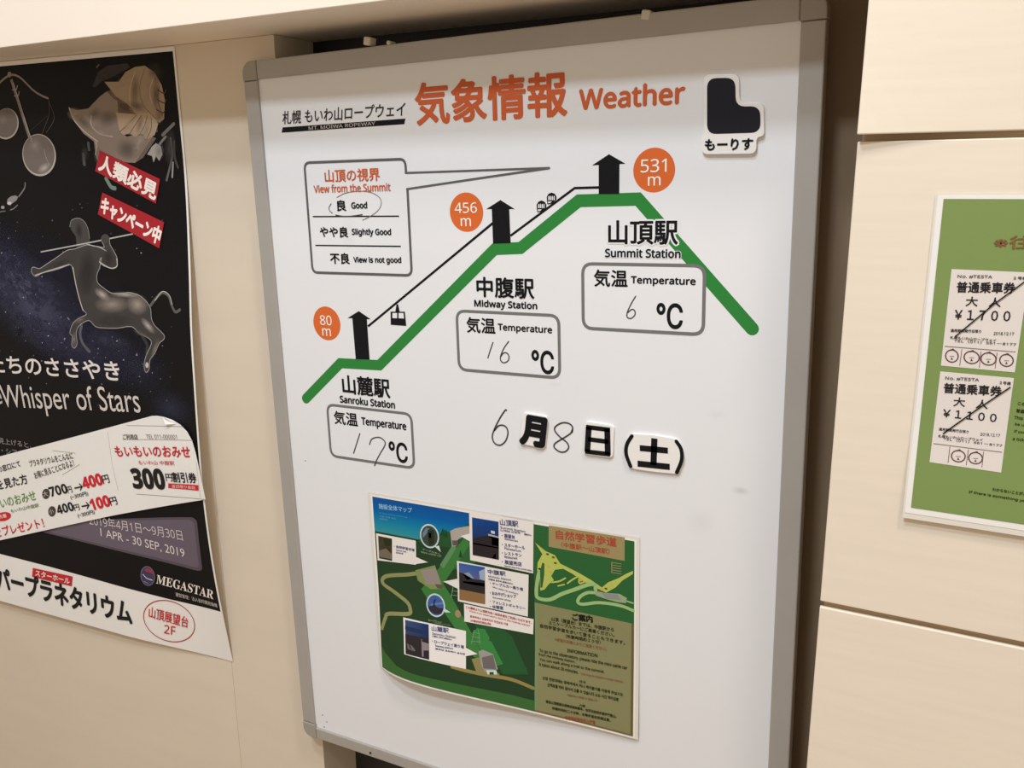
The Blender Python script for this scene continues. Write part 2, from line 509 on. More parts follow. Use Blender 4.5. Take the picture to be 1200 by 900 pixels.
a.curve(z((262, 432), (330, 442), (400, 436), (448, 428)), 1.2, PEN, 3)
a.curve(z((270, 308), (330, 278), (420, 264), (505, 272), (565, 305), (582, 350), (560, 398), (510, 437), (450, 468)), 0.8, (110, 108, 106), 3)
a.build('pen_ring', vc)
# the mountain, the cable and the stations
a = Art(SB)
a.stroke([(358.4, 467.3), (398.8, 425.6), (444.6, 428), (579.7, 292), (610, 290.6), (678.3, 235.3), (747.8, 233.3), (881.5, 385.3)], 0, GRN, 1, w=0.0172)
a.build('mountain_line', wb)
a = Art(SB)
a.stroke([(431.3, 382.5), (577.5, 261.5)], 3.0, BLK, 1.5, cap=False)
a.stroke([(598.4, 276.2), (673.5, 220.4), (702.5, 219.6)], 3.0, BLK, 1.5, cap=False)
a.build('cable_line', wb)
for pts in ([(713.8, 180.7), (733, 191.8), (726, 192.2), (725.8, 227.4), (701.7, 227.6), (701.7, 193.3), (694, 193.7)],
            [(586.6, 234.4), (603.2, 244.9), (596.8, 245), (598.6, 285), (577.9, 285.6), (576.4, 245), (570, 245)],
            [(420.5, 364.5), (434.5, 374), (430, 374), (433.3, 421.4), (417, 420.9), (413, 372.9), (407.6, 372.6)]):
    a = Art(SB); a.poly(pts, BLK, 2); a.build('station_marker', wb)
z = Z(350, 350, 4.286)
a = Art(SB)
a.poly(z((492, 28), (500, 28), (508, 66), (486, 66)), BLK, 2); a.poly(z((462, 65), (534, 65), (541, 137), (463, 131)), BLK, 2)
a.poly(z((472, 72), (495, 72), (495, 98), (472, 97)), WHT, 3); a.poly(z((503, 72), (527, 72), (530, 99), (503, 98)), WHT, 3)
a.build('gondola_pictogram', wb)
z = Z(600, 170, 8.57)
for dx, dy in ((0, 0), (102, -80)):
    a = Art(SB); q = lambda *P: z(*[(x + dx, y + dy) for x, y in P])
    a.poly(q((250, 640), (248, 600), (265, 570), (297, 556), (330, 570), (346, 598), (345, 625), (300, 668), (255, 676)), BLK, 2)
    for x in (264, 281, 299, 317):
        a.poly(q((x, 600), (x + 6, 590), (x + 11, 590), (x + 11, 632), (x, 634)), WHT, 3)
    a.poly(q((262, 646), (300, 646), (285, 660), (262, 664)), WHT, 3)
    a.build('cable_car_pictogram', wb)
for c, n, nb, mb in (((766.4, 199.4), '531', ((751, 202.6), (781.2, 201.2), (751, 187)), ((759.5, 217.8), (774.2, 217), (759.5, 207))),
                     ((546.6, 248.7), '456', ((533.3, 250), (559.2, 249.2), (533.3, 237.6)), ((540.4, 265.2), (552.2, 265), (540.4, 255.6))),
                     ((383, 379), '80', ((375.8, 381), (389.2, 381.2), (375.3, 369.3)), ((378.3, 393.2), (388.2, 394), (378.3, 384.6)))):
    a = Art(SB); a.lell(SB.loc2(c), 0.0284, 0.0284, (208, 102, 50), 1); bd = a.build('altitude_badge', wb)
    a = Art(SB); a.text(n, *nb, (236, 226, 218), 0.008, level=True); a.text('m', *mb, (236, 226, 218), 0.008, level=True); a.build('badge_lettering', bd)
for jp, q, en, q2, halo in (('山頂駅', ((713.5, 286), (794, 286), (713.5, 258.8)), 'Summit Station', ((709.5, 301.4), (797.3, 302), (709.5, 291.6)), (WHT, 0.09)),
                            ('中腹駅', ((559.4, 348.4), (626, 349.2), (559.4, 324.6)), 'Midway Station', ((556.5, 362.2), (629.5, 363.8), (556.5, 351.2)), None),
                            ('山麓駅', ((402.4, 462), (457.3, 465), (402.2, 439.4)), 'Sanroku Station', ((399, 472.2), (462.9, 477.9), (399, 463.4)), None)):
    a = Art(SB); a.text(jp, *q, BLK, 0.024, level=True, halo=halo); a.text(en, *q2, BLK, 0.042, level=True, halo=halo); a.build('station_name', wb)
def tbox(pts, kion, tmp, deg, digits):
    a = Art(SB); L = a.P(pts)
    xa, xb = (L[0].x + L[3].x) / 2, (L[1].x + L[2].x) / 2; za, zb = (L[0].y + L[1].y) / 2, (L[2].y + L[3].y) / 2
    R = [Vector((xa, za)), Vector((xb, za)), Vector((xb, zb)), Vector((xa, zb))]
    RR = round_corners(R, 0.0145, True)
    a.lstroke(RR, 0.0047, (112, 111, 110), 2, True)
    t = a.build('temperature_box', wb)
    a = Art(SB); a.lpoly(RR, WHT, 1.6); a.build('box_field', t, INKB)
    a = Art(SB); a.text('気温', *kion, BLK, 0.024, level=True); a.text('Temperature', *tmp, BLK, 0.042, level=True); a.build('caption_lettering', t)
    a = Art(SB); a.text('℃', *deg, BLK, 0.02, level=True); a.build('degree_symbol', t)
    for d in digits:
        a = Art(SB); a.curve(d, 1.5, PEN, 3); a.build('handwritten_numeral', t)
z = Z(600, 160, 3.6)
tbox([(683.3, 309.4), (825, 311.2), (825, 390.4), (683.3, 386)], ((696.4, 336), (735.3, 336), (696.4, 316)), ((739.7, 335.6), (815, 335.2), (739.7, 323.8)),
     ((770, 384.6), (799.4, 384.6), (770, 355.2)), [z((522, 674), (503, 706), (487, 742), (487, 762), (503, 767), (519, 752), (518, 735), (506, 729), (490, 742))])
z = Z(520, 310, 6.43)
tbox([(535.6, 365.2), (655.3, 369), (655.6, 442.2), (537.9, 433.6)], ((547.4, 390.4), (580.6, 390.4), (547.4, 371.6)), ((584, 390.6), (647, 391.4), (584, 379.4)),
     ((624, 437.4), (649, 437.4), (624, 410.2)), [z((372, 588), (352, 645), (334, 704)), z((490, 580), (455, 630), (430, 690), (432, 725), (455, 740), (485, 725), (493, 692), (475, 666), (450, 668), (434, 690))])
z = Z(350, 350, 4.286)
tbox([(384.5, 475.5), (482.5, 484), (484.9, 547), (387.3, 535.5)], ((392.3, 497.4), (419.6, 499), (392.3, 481.4)), ((424.6, 502.6), (476.2, 504), (424.6, 489.2)),
     ((457.2, 541.1), (478, 541.4), (457.2, 517.2)), [z((308, 678), (293, 725), (277, 776)), z((357, 732), (366, 708), (388, 697), (415, 700), (436, 728), (410, 778), (392, 812), (382, 838))])
z = Z(560, 460, 4.615)
for pts in (z((155, 96), (148, 96), (120, 138), (90, 198), (79, 240), (92, 274), (122, 284), (150, 262), (163, 222), (157, 192), (138, 177), (112, 180), (90, 205)),
            z((510, 215), (512, 185), (490, 166), (455, 164), (420, 184), (418, 208), (445, 240), (480, 268), (492, 295), (475, 318), (445, 320), (415, 298), (418, 275), (460, 248), (500, 222), (512, 200))):
    a = Art(SB); a.curve(pts, 1.7, (62, 60, 60), 3); a.build('handwritten_numeral', wb)
for p in ((380, 852), (383, 846), (378, 838), (358, 540)):   # specks of old ink
    a = Art(SB); a.ell(p, (0.8, 0), (0, 0.8), (150, 140, 150), 1, 8); a.build('ink_speck', wb)

for c, u, v, al in (((868, 575), (12, 2), (-1, 5), 0.2), ((822, 612), (20, -6), (4, 16), 0.05), ((650, 450), (10, 0), (0, 3), 0.06), ((840, 486), (16, 2), (0, 6), 0.05), ((408, 275), (10, 4), (-3, 26), 0.05)):
    a = Art(SB); a.soft(c, u, v, (150, 146, 150), al, 0.6); a.build('ink_smudge', wb, INKS)

# ---------------------------------------------------------------- magnets on the board
def magnet(px_tl, px_tr, px_br, px_bl, label, thick=0.0035, rad=0.006, outline=None, name='magnetic_label', cat='magnet', group=None):
    T = 0.0002
    mid = lambda p, q: ((p[0] + q[0]) / 2, (p[1] + q[1]) / 2)
    bm_ = SB.loc2(mid(px_bl, px_br)); l, r = SB.loc2(px_bl), SB.loc2(px_br)
    ang = math.atan2(r.y - l.y, r.x - l.x)
    wp = SB.M @ Vector((bm_.x, -T - thick, bm_.y))
    sh = Sheet(wp, -TH - ang, None, KB)
    o = sh.root(name); tag(o, label, cat, group)
    L = round_corners([sh.loc2(p) for p in (outline or (px_tl, px_tr, px_br, px_bl))], rad, True)
    obj('magnet_sheet', prism_bm([(v.x, v.y) for v in L], 0.0, thick, 0.0006), M_MAG, o)
    return sh, o
z = Z(560, 460, 4.615)
sh, o = magnet((612.6, 483.2), (641, 487.8), (638.8, 526), (608.3, 519.8), 'small white magnet with the black character for month, between the two pen digits', group=None)
a = Art(sh); a.text('月', (610.4, 518.6), (636.6, 523.6), (613.2, 487), BLK, 0.065, free=True); a.build('character', o)
sh, o = magnet((686, 493.4), (719.6, 498.8), (718, 536.8), (683.2, 532), 'small white magnet with the black character for day, left of the bracketed one')
a = Art(sh)
a.stroke(z((600, 186), (592, 322)), 7, BLK, 2, cap=False); a.stroke(z((700, 196), (703, 336)), 7, BLK, 2, cap=False)
for q in (((586, 186), (716, 202)), ((596, 252), (706, 266)), ((580, 318), (716, 334))): a.stroke(z(*q), 5.4, BLK, 2, cap=False)
a.build('character', o)
sh, o = magnet((737, 508.4), (796, 514.8), (795.5, 555.4), (738.6, 548.6), 'wide white magnet with the black weekday character in brackets, rightmost in the date row', rad=0.008,
               outline=[(737.4, 508), (765, 509.5), (795, 514.6), (802.5, 534), (795.8, 556), (765, 553), (739, 549.2), (731.5, 527)])
a = Art(sh)
a.stroke(z((876, 300), (1028, 314)), 7, BLK, 2, cap=False); a.stroke(z((864, 384), (1038, 402)), 7.2, BLK, 2, cap=False)
a.stroke(z((955, 248), (950, 392)), 7.2, BLK, 2, cap=False)
a.build('character', o)
for q in ((833, 235), (806, 282), (803, 335), (826, 398)), ((1074, 264), (1100, 308), (1102, 366), (1076, 432)):
    a = Art(sh); a.curve(z(*q), 4.4, BLK, 2); a.build('bracket', o)
# badge magnet in the top right corner (plain rounded plate, lettering below)
z = Z(800, 50, 6.43)
OUT = z((158, 240), (425, 236), (427, 455), (612, 450), (614, 702), (556, 716), (556, 838), (140, 842), (140, 712), (158, 698))
sh, o = magnet(z((158, 240)), z((612, 236)), z((556, 838)), z((140, 842)), 'black badge magnet with white edge in the upper right corner of the white board', 0.0045, 0.009, OUT, 'badge_magnet')
a = Art(sh)
L = round_corners(a.P(z((184, 268), (398, 264), (400, 482), (585, 478), (588, 678), (184, 690))), 0.012, True)
a.lpoly(L, (34, 33, 40), 1); a.build('black_field', o)
a = Art(sh); a.text('もーりす', z((168, 812)), z((526, 806)), z((168, 730)), BLK, 0.04); a.build('lettering', o)

# ================================================================ LAMINATED MAP ON THE BOARD
MP0 = board_world(0.4352, -0.0003, -0.832)
def map_bow(x, z):
    u = max(0.0, (x + 0.2425) / 0.485); v = sstep((0.20 - z) / 0.20)
    return 0.0012 + 0.021 * (u / 0.22) * math.exp(1 - u / 0.22) * v ** 1.5
KM = (1.05, 1.05, 1.05)
SM = Sheet(MP0, -TH, map_bow, KM, 0.02, 0.0003)
mp = SM.root('laminated_map')
tag(mp, 'laminated green facility map with inset photos, on the lower part of the white board', 'map')
obj('laminate_film', sheet_bm(SM, [(-0.2425, 0), (0.2425, 0), (0.2425, 0.3300), (-0.2425, 0.3300)], 0.0006, 0), M_FILM, mp, True)
obj('paper_sheet', sheet_bm(SM, [(-0.2375, 0.0005), (0.2375, 0.0005), (0.2375, 0.3255), (-0.2375, 0.3255)], 0.0002, 1), M_PAPER, mp, True)
px0, px1, pz0, pz1 = -0.2336, 0.2346, 0.0040, 0.3268 - 0.0035
DG = (40, 64, 40); MG = (58, 112, 56); PATH = (140, 140, 92); GREY = (146, 136, 132); BRD = (150, 150, 104)
xs = SM.loc2((627, 720)).x                     # fold between the two halves
a = Art(SM)
zt = SM.loc2((470, 628)).y
SKY = [(20, 78, 146), (6, 92, 158), (20, 124, 158), (52, 140, 150)]
for i in range(3):
    za = pz1 + (zt - pz1) * i / 3; zb2 = pz1 + (zt - pz1) * (i + 1) / 3
    a.lpoly([(px0, za), (xs, za), (xs, zb2), (px0, zb2)], None, 2, [a._c(SKY[i]), a._c(SKY[i]), a._c(SKY[i + 1]), a._c(SKY[i + 1])])
a.lpoly([(px0, pz0), (xs, pz0), (xs, zt), (px0, zt)], DG, 2)
a.build('sky_and_forest_field', mp, INKG)
a = Art(SM)
# ridge and lighter slopes
ridge = a.P([(441, 630), (470, 640), (490, 632), (512, 630), (520, 620), (532, 626), (545, 616), (560, 606), (575, 604), (590, 605)])
a.lpoly([tuple(p) for p in ridge] + [(xs, ridge[-1].y), (xs, zt - 0.004), (px0, zt - 0.004)], (40, 82, 46), 2.4)
a.poly([(494, 690), (548, 626), (556, 630), (520, 684), (530, 700), (552, 740), (570, 775), (556, 770), (520, 716), (500, 700)], (62, 120, 60), 3)
a.poly([(530, 668), (545, 640), (585, 612), (590, 625), (556, 660)], (48, 98, 52), 2.8)
a.poly([(545, 700), (560, 740), (590, 790), (620, 790), (600, 745), (575, 725)], (40, 86, 48), 2.8)
a.poly([(560, 735), (568, 736), (590, 778), (575, 782), (553, 742)], (58, 126, 64), 3)
L = a.P([(448, 758), (453, 766), (465, 780), (480, 788), (497, 793), (530, 800), (565, 807), (600, 814), (627, 821)])
L2 = [(xs, pz0)] + [(px0, pz0)]
a.lpoly([tuple(p) for p in L] + L2, (60, 104, 54), 2.6)
a.curve([(492, 671), (478, 673), (453, 675), (449, 683), (462, 693), (477, 705), (481, 713), (479, 719), (456, 719), (452, 724), (448, 736)], 4.6, PATH, 3.2)
a.poly([(487, 668), (510, 662), (520, 690), (505, 690), (490, 680)], (128, 140, 84), 3.3)
a.poly([(493, 668), (511, 665), (517, 686), (500, 684)], GREY, 3.6); a.poly([(510, 684), (519, 685), (519, 690), (513, 689)], (98, 84, 76), 3.9)
a.poly([(528, 622), (534, 619), (550, 616), (552, 624), (537, 632), (535, 640), (530, 640)], (168, 160, 152), 3.6)
a.poly([(530, 633), (537, 633), (537, 639), (531, 639)], (96, 84, 78), 3.9)
a.stroke([(533, 640), (518, 664)], 5.5, (92, 136, 92), 3.3, cap=False)
a.ell((537, 719), (3.4, 0), (0.5, 4.6), (160, 130, 96), 3.4, 16)
a.poly([(553, 772), (562, 770), (586, 790), (582, 793), (560, 791)], (138, 128, 82), 3.3)
a.curve([(530, 781), (548, 786), (572, 791), (600, 796), (625, 806)], 4.2, (142, 128, 74), 3.2)
a.poly([(561, 763), (566, 761), (578, 766), (584, 784), (568, 787), (564, 778)], (150, 144, 140), 3.6)
a.poly([(565, 770), (578, 767), (582, 784), (567, 783)], (106, 100, 98), 3.9)
a.poly([(570, 785), (582, 785), (583, 790), (572, 790)], (196, 214, 204), 3.9); a.poly([(574, 787), (579, 787), (579, 790), (574, 790)], (40, 78, 56), 4.2)
for x, y in ((556, 738), (532, 684)):           # lift pylons
    a.stroke([(x, y), (x - 3, y + 16)], 0.8, (112, 150, 112), 3.6); a.stroke([(x + 5, y), (x + 7, y + 16)], 0.8, (112, 150, 112), 3.6)
    for k in range(3): a.stroke([(x - 1 - k, y + 3 + k * 5), (x + 6 + k * 0.5, y + 4 + k * 5)], 0.7, (112, 150, 112), 3.8)
for x, y in ((519, 622), (523, 624), (487, 639), (494, 642), (540, 648)):   # small firs
    a.poly([(x, y - 4), (x + 2.4, y + 5), (x - 2.4, y + 5)], (30, 70, 40), 3.1)
a.build('slope_drawing', mp, INKG)
# right half
a = Art(SM)
zm = SM.loc2((628, 706)).y
a.lpoly([(xs, zm), (px1, zm), (px1, pz1), (xs, pz1)], (46, 96, 52), 2)
a.lpoly([(xs, pz0), (px1, pz0), (px1, zm), (xs, zm)], (132, 130, 92), 2)
a.lstroke([(xs + 0.0025, pz0), (xs + 0.0025, zm)], 0.005, (118, 140, 96), 2.4, cap=False)
a.lstroke([(px1 - 0.002, pz0), (px1 - 0.002, zm)], 0.004, (104, 92, 58), 2.4, cap=False)
a.lstroke([(xs, pz0 + 0.0015), (px1, pz0 + 0.0015)], 0.003, (112, 98, 62), 2.5, cap=False)
z = Z(620, 610, 8.18)
a.poly(z((190, 45), (918, 160), (918, 385), (190, 248)), (152, 136, 94), 2.6)
a.build('trail_panel', mp, INKG)
a = Art(SM)
YG = (176, 186, 92); PG = (150, 182, 120)
a.poly(z((60, 210), (160, 290), (250, 330), (300, 410), (480, 500), (600, 570), (700, 640), (760, 590), (860, 550), (930, 510), (998, 480), (998, 510), (900, 570), (830, 640), (740, 690), (640, 640), (540, 590), (420, 510), (330, 460), (250, 470), (215, 530), (240, 570), (190, 610), (150, 660), (110, 670), (105, 560), (95, 480), (80, 480), (85, 400), (130, 320)), YG, 3)
a.poly(z((108, 480), (130, 400), (150, 410), (148, 520), (130, 640), (112, 640)), (52, 96, 56), 3.4)
a.curve(z((105, 470), (85, 560), (72, 680), (90, 740), (200, 755), (320, 700), (450, 655), (560, 615), (630, 610), (640, 660)), 4.2, PG, 3.2)
a.curve(z((640, 690), (560, 690), (490, 730), (470, 780), (520, 800), (650, 785), (780, 795), (900, 820), (998, 860)), 3.6, PG, 3.2)
a.poly(z((640, 670), (720, 690), (870, 700), (940, 740), (930, 790), (850, 780), (740, 750), (640, 715)), (148, 160, 128), 3.5)
a.poly(z((700, 695), (850, 705), (880, 760), (740, 745)), (132, 140, 134), 3.7)
a.curve(z((220, 590), (290, 580), (350, 550)), 1.8, YG, 3.2); a.curve(z((370, 600), (410, 570), (460, 540)), 1.8, YG, 3.2)
a.curve(z((480, 560), (490, 600), (560, 570)), 1.8, YG, 3.2); a.curve(z((280, 625), (340, 610)), 1.6, YG, 3.2)
a.curve(z((940, 770), (998, 790)), 1.8, PG, 3.2)
for x, y in ((180, 320), (235, 350), (255, 405), (740, 650)): a.ell(z((x, y)), (1.8, 0.3), (0, 1.2), (92, 84, 34), 3.8, 10)
for x, y in ((190, 440), (210, 490), (790, 615), (700, 660), (500, 570)): a.ell(z((x, y)), (1.6, 0), (0, 1.4), (206, 160, 86), 3.8, 10)
for k in range(5): a.stroke(z((800, 400 + k * 24), (885, 414 + k * 24)), 0.8, (150, 138, 104), 3.2)
a.stroke(z((795, 395), (795, 500)), 0.9, (150, 138, 104), 3.3)
a.build('trail_drawing', mp, INKG)
a = Art(SM)
RED = (172, 80, 54)
a.text('自然学習歩道', z((262, 172)), z((842, 252)), z((262, 88)), RED, 0.03)
a.text('（中腹駅～山頂駅）', z((312, 254)), z((775, 322)), z((312, 202)), RED, 0.02)
z = Z(620, 705, 8.571)
OL = (52, 54, 30); BR = (142, 96, 66)
a.text('ご案内', z((440, 185)), z((642, 208)), z((440, 118)), (30, 32, 18), 0.05)
for t, bl, br, tl, c in (('山頂（展望台）までは、中腹駅から', (228, 190), (855, 302), (228, 150), OL), ('ミニケーブルカーにご乗車ください。', (205, 228), (858, 352), (205, 190), OL),
                         ('自然学習歩道を歩いて登ることもできます。', (115, 258), (965, 432), (115, 220), OL), ('（所要時間約２０分）', (370, 362), (720, 425), (370, 325), OL),
                         ('※歩道の状態によりご注意ください。', (262, 392), (780, 492), (262, 360), BR)):
    a.text(t, z(bl), z(br), z(tl), c, 0.02)
a.text('INFORMATION', z((388, 505)), z((690, 558)), z((388, 472)), OL, 0.04)
for t, bl, br, tl in (('To go to the observatory, please ride the mini cable car', (108, 512), (990, 690), (108, 470)), ('from the midway station.', (100, 545), (465, 622), (100, 512)),
                      ('You can walk along a trail to the summit.', (110, 598), (758, 725), (110, 562)), ('It takes about 20 minutes.', (102, 640), (495, 722), (102, 608))):
    a.text(t, z(bl), z(br), z(tl), OL, 0.03)
z = Z(620, 780, 8.571)
a.text('Trail may be closed in winter season.', z((520, 92)), z((950, 176)), z((520, 66)), BR, 0.01)
a.text('안내', z((508, 168)), z((568, 178)), z((508, 142)), OL, 0.03)
a.text('산정 전망대에는 중복역에서 미니 케이블카를 이용해 주십시오', z((138, 136)), z((945, 306)), z((138, 104)), OL, 0.03)
a.text('산책로를 따라 걸어서 오를 수 있습니다 소요 시간 약이십분', z((188, 206)), z((902, 356)), z((188, 172)), OL, 0.03)
a.text('겨울에는 이용할 수 없습니다', z((385, 302)), z((690, 360)), z((385, 280)), BR, 0.01)
a.text('介绍', z((508, 408)), z((566, 416)), z((508, 382)), OL, 0.03)
a.text('前往山顶展望台请乘坐迷你缆车，也可沿自然步道步行登山。', z((172, 372)), z((880, 525)), z((172, 342)), OL, 0.03)
a.text('所需时间约二十分钟，冬季步道关闭请注意。', z((235, 440)), z((820, 562)), z((235, 410)), OL, 0.03)
a.text('冬季期间请勿进入步道', z((365, 538)), z((668, 588)), z((365, 500)), (160, 84, 52), 0.02)
a.build('trail_lettering', mp, INKG)
a = Art(SM)
z = Z(430, 570, 10)
a.text('施設全体マップ', z((145, 258)), z((535, 310)), z((145, 198)), (150, 196, 226), 0.015)
a.text('Mt. Moiwa Ropeway facilities map', z((150, 318)), z((478, 372)), z((150, 300)), (96, 160, 200), 0)
a.text('시설 전체 지도', z((150, 355)), z((345, 388)), z((150, 335)), (110, 168, 204), 0)
a.text('设施全图', z((150, 385)), z((240, 400)), z((150, 365)), (110, 168, 204), 0)
a.build('map_title', mp, INKG)
# inset cards with photos
CARD = (226, 220, 216); NAVY = (92, 94, 132)
def card(outline, tail, photo, layers, lines, lay=5):
    a = Art(SM); a.poly(outline, CARD, lay)
    if tail: a.poly(tail, CARD, lay + 0.3)
    c = a.build('inset_card', mp, INKG)
    if photo:
        a = Art(SM); a.gpoly(photo[0], photo[1], lay + 1)
        for pts, col in layers: a.poly(pts, col, lay + 1.5)
        a.build('inset_photo', c, INKG)
    a = Art(SM)
    for t, bl, br, tl, col, bo in lines: a.text(t, bl, br, tl, col, bo, layer=lay + 1)
    a.build('inset_lettering', c, INKG)
z = Z(530, 590, 10)
card(z((202, 80), (958, 210), (952, 815), (215, 660)), z((100, 378), (208, 348), (214, 440)),
     (z((238, 158), (548, 210), (552, 655), (246, 598)), [(26, 70, 134), (14, 62, 130), (36, 32, 32), (40, 34, 32)]),
     [(z((244, 410), (330, 385), (432, 372), (552, 400), (552, 655), (246, 598)), (44, 40, 42)), (z((428, 350), (552, 385), (552, 496), (470, 480), (470, 400), (430, 388)), (172, 172, 172)),
      (z((460, 310), (505, 322), (505, 354), (462, 344)), (196, 196, 200)), (z((246, 452), (552, 510), (552, 525), (246, 470)), (96, 92, 92)), (z((500, 590), (520, 580), (515, 640), (470, 640)), (170, 160, 150))],
     [('山頂駅', z((568, 248)), z((780, 272)), z((568, 180)), NAVY, 0.03), ('Summit Station', z((570, 288)), z((862, 338)), z((570, 262)), NAVY, 0.02), ('山顶站 산정역', z((570, 318)), z((800, 354)), z((570, 296)), NAVY, 0.02),
      ('標高531m', z((850, 366)), z((930, 378)), z((850, 344)), NAVY, 0.02),
      ('・展望台', z((590, 392)), z((740, 412)), z((590, 346)), NAVY, 0.03), ('Observatory deck', z((620, 424)), z((775, 452)), z((620, 400)), NAVY, 0.02),
      ('・スターホール', z((590, 496)), z((858, 536)), z((590, 456)), NAVY, 0.03), ('Planetarium', z((620, 532)), z((810, 566)), z((620, 506)), NAVY, 0.02),
      ('・レストラン', z((590, 592)), z((820, 622)), z((590, 556)), NAVY, 0.03), ('Restaurant', z((620, 632)), z((770, 652)), z((620, 606)), NAVY, 0.02),
      ('・展望売店', z((590, 700)), z((820, 732)), z((590, 652)), NAVY, 0.03), ('Souvenir shop of the summit station', z((620, 738)), z((940, 796)), z((620, 716)), (100, 104, 130), 0.03)])
z = Z(530, 650, 10)
card(z((60, 68), (900, 232), (890, 722), (72, 540)), z((-100, 310), (65, 278), (72, 395)),
     (z((84, 92), (388, 142), (392, 575), (90, 520)), [(52, 96, 160), (36, 84, 158), (132, 100, 66), (138, 104, 66)]),
     [(z((86, 200), (140, 215), (250, 280), (388, 300), (390, 460), (90, 400)), (46, 44, 44)), (z((130, 305), (240, 312), (388, 330), (388, 368), (200, 345), (135, 335)), (176, 170, 168)),
      (z((130, 220), (200, 200), (260, 270), (180, 290)), (130, 150, 180)), (z((320, 190), (388, 160), (388, 300), (330, 280)), (150, 165, 190)), (z((90, 395), (390, 455), (392, 575), (90, 520)), (138, 104, 68))],
     [('中腹駅', z((425, 218)), z((632, 246)), z((425, 165)), NAVY, 0.03), ('Midway Station', z((430, 262)), z((698, 308)), z((430, 236)), NAVY, 0.02), ('中腹站 중복역 標高456m', z((430, 290)), z((715, 346)), z((430, 270)), NAVY, 0.02),
      ('・ケーブルカー乗り場', z((450, 345)), z((835, 420)), z((450, 308)), NAVY, 0.03), ('Mini cable car platform', z((480, 385)), z((778, 468)), z((480, 365)), NAVY, 0.02),
      ('・おみやげショップ', z((450, 462)), z((755, 508)), z((450, 420)), NAVY, 0.03), ('Souvenir shop', z((480, 508)), z((692, 548)), z((480, 484)), NAVY, 0.02),
      ('・フォレストギャラリー', z((450, 558)), z((862, 645)), z((450, 520)), NAVY, 0.02), ('・休憩室', z((450, 620)), z((605, 640)), z((450, 580)), NAVY, 0.03)])
card(z((142, 570), (958, 752), (952, 930), (146, 778)), None, None, [],
     [('この建物より山頂駅方向へ自然歩道をご利用いただけます。', z((165, 622)), z((935, 806)), z((165, 592)), (190, 84, 76), 0.02), ('There is an observatory deck in the midway station', z((205, 668)), z((915, 842)), z((205, 642)), (200, 110, 100), 0.01),
      ('중복역에서 산정역까지 자연보도 이용', z((215, 730)), z((660, 826)), z((215, 702)), (190, 90, 84), 0.02), ('从中腹站可步行前往山顶站', z((220, 778)), z((460, 822)), z((220, 752)), (190, 90, 84), 0.02)], 4.6)
z = Z(460, 715, 8.571)
card(z((112, 68), (742, 205), (742, 588), (122, 438)), z((740, 372), (858, 436), (740, 458)),
     (z((132, 92), (368, 140), (374, 492), (138, 432)), [(60, 78, 116), (30, 52, 104), (52, 46, 48), (44, 40, 42)]),
     [(z((134, 235), (370, 280), (374, 492), (138, 432)), (48, 42, 46)), (z((132, 150), (368, 215), (368, 250), (134, 195)), (36, 52, 88)), (z((295, 285), (372, 300), (374, 400), (318, 400), (318, 465), (302, 460)), (136, 124, 126)),
      (z((150, 330), (200, 350), (235, 395), (230, 410), (160, 385)), (104, 100, 100)), (z((132, 170), (368, 235), (368, 242), (132, 178)), (120, 136, 164))],
     [('山麓駅', z((400, 202)), z((570, 226)), z((400, 152)), NAVY, 0.03), ('Sanroku Station', z((405, 240)), z((640, 282)), z((405, 215)), NAVY, 0.02), ('山麓站 산록역 標高80m', z((405, 262)), z((600, 300)), z((405, 246)), NAVY, 0.02),
      ('・ロープウェイ乗り場', z((400, 322)), z((722, 384)), z((400, 288)), NAVY, 0.03), ('Ropeway platform', z((435, 365)), z((612, 396)), z((435, 340)), NAVY, 0.02), ('缆车站 로프웨이 승강장', z((435, 390)), z((735, 446)), z((435, 372)), NAVY, 0.02)])
z = Z(430, 570, 10)
card(z((112, 545), (578, 632), (584, 905), (580, 915), (132, 862)), z((580, 822), (720, 885), (584, 905)),
     (z((138, 575), (300, 608), (302, 868), (150, 838)), [(64, 58, 36), (70, 66, 42), (40, 38, 30), (74, 68, 58)]),
     [(z((145, 750), (230, 720), (300, 790), (300, 850), (160, 820)), (112, 104, 88)), (z((200, 600), (300, 612), (300, 690), (220, 690)), (44, 50, 30))],
     [('・自然学習歩道', z((325, 712)), z((565, 758)), z((325, 680)), NAVY, 0.03), ('Nature trail', z((350, 748)), z((465, 770)), z((350, 730)), NAVY, 0.01), ('自然步道', z((350, 778)), z((432, 792)), z((350, 762)), NAVY, 0.01)])
def bubble(ctr, u, v, tail, base, layers):
    a = Art(SM); a.poly(tail, (196, 214, 214), 5); a.ell(ctr, u, v, (190, 208, 212), 5.3); c = a.build('round_inset', mp, INKG)
    k = 0.86
    a = Art(SM); a.ell(ctr, (u[0] * k, u[1] * k), (v[0] * k, v[1] * k), base, 6)
    for pts, col in layers: a.poly(pts, col, 6.4)
    a.build('inset_photo', c, INKG)
bubble(z((740, 578)), (11.2, 2.6), (-0.6, 14), z((800, 700), (850, 690), (872, 766)), (58, 70, 62),
       [(z((660, 540), (700, 480), (740, 490), (700, 560), (660, 600)), (104, 124, 140)), (z((720, 500), (790, 510), (800, 660), (740, 690), (720, 600)), (42, 50, 34)), (z((730, 540), (760, 540), (760, 600), (735, 600)), (84, 98, 74))])
z2 = Z(430, 660, 10)
bubble(z2((812, 488)), (11, 2.6), (-0.6, 13.6), z2((905, 520), (915, 570), (988, 574)), (66, 92, 150),
       [(z2((725, 500), (800, 490), (850, 520), (905, 520), (880, 590), (800, 590), (740, 550)), (52, 46, 56)), (z2((790, 425), (815, 410), (800, 470), (815, 520), (780, 510)), (30, 40, 88)), (z2((750, 470), (900, 450), (900, 475), (760, 490)), (98, 122, 166))])
a = Art(SM)
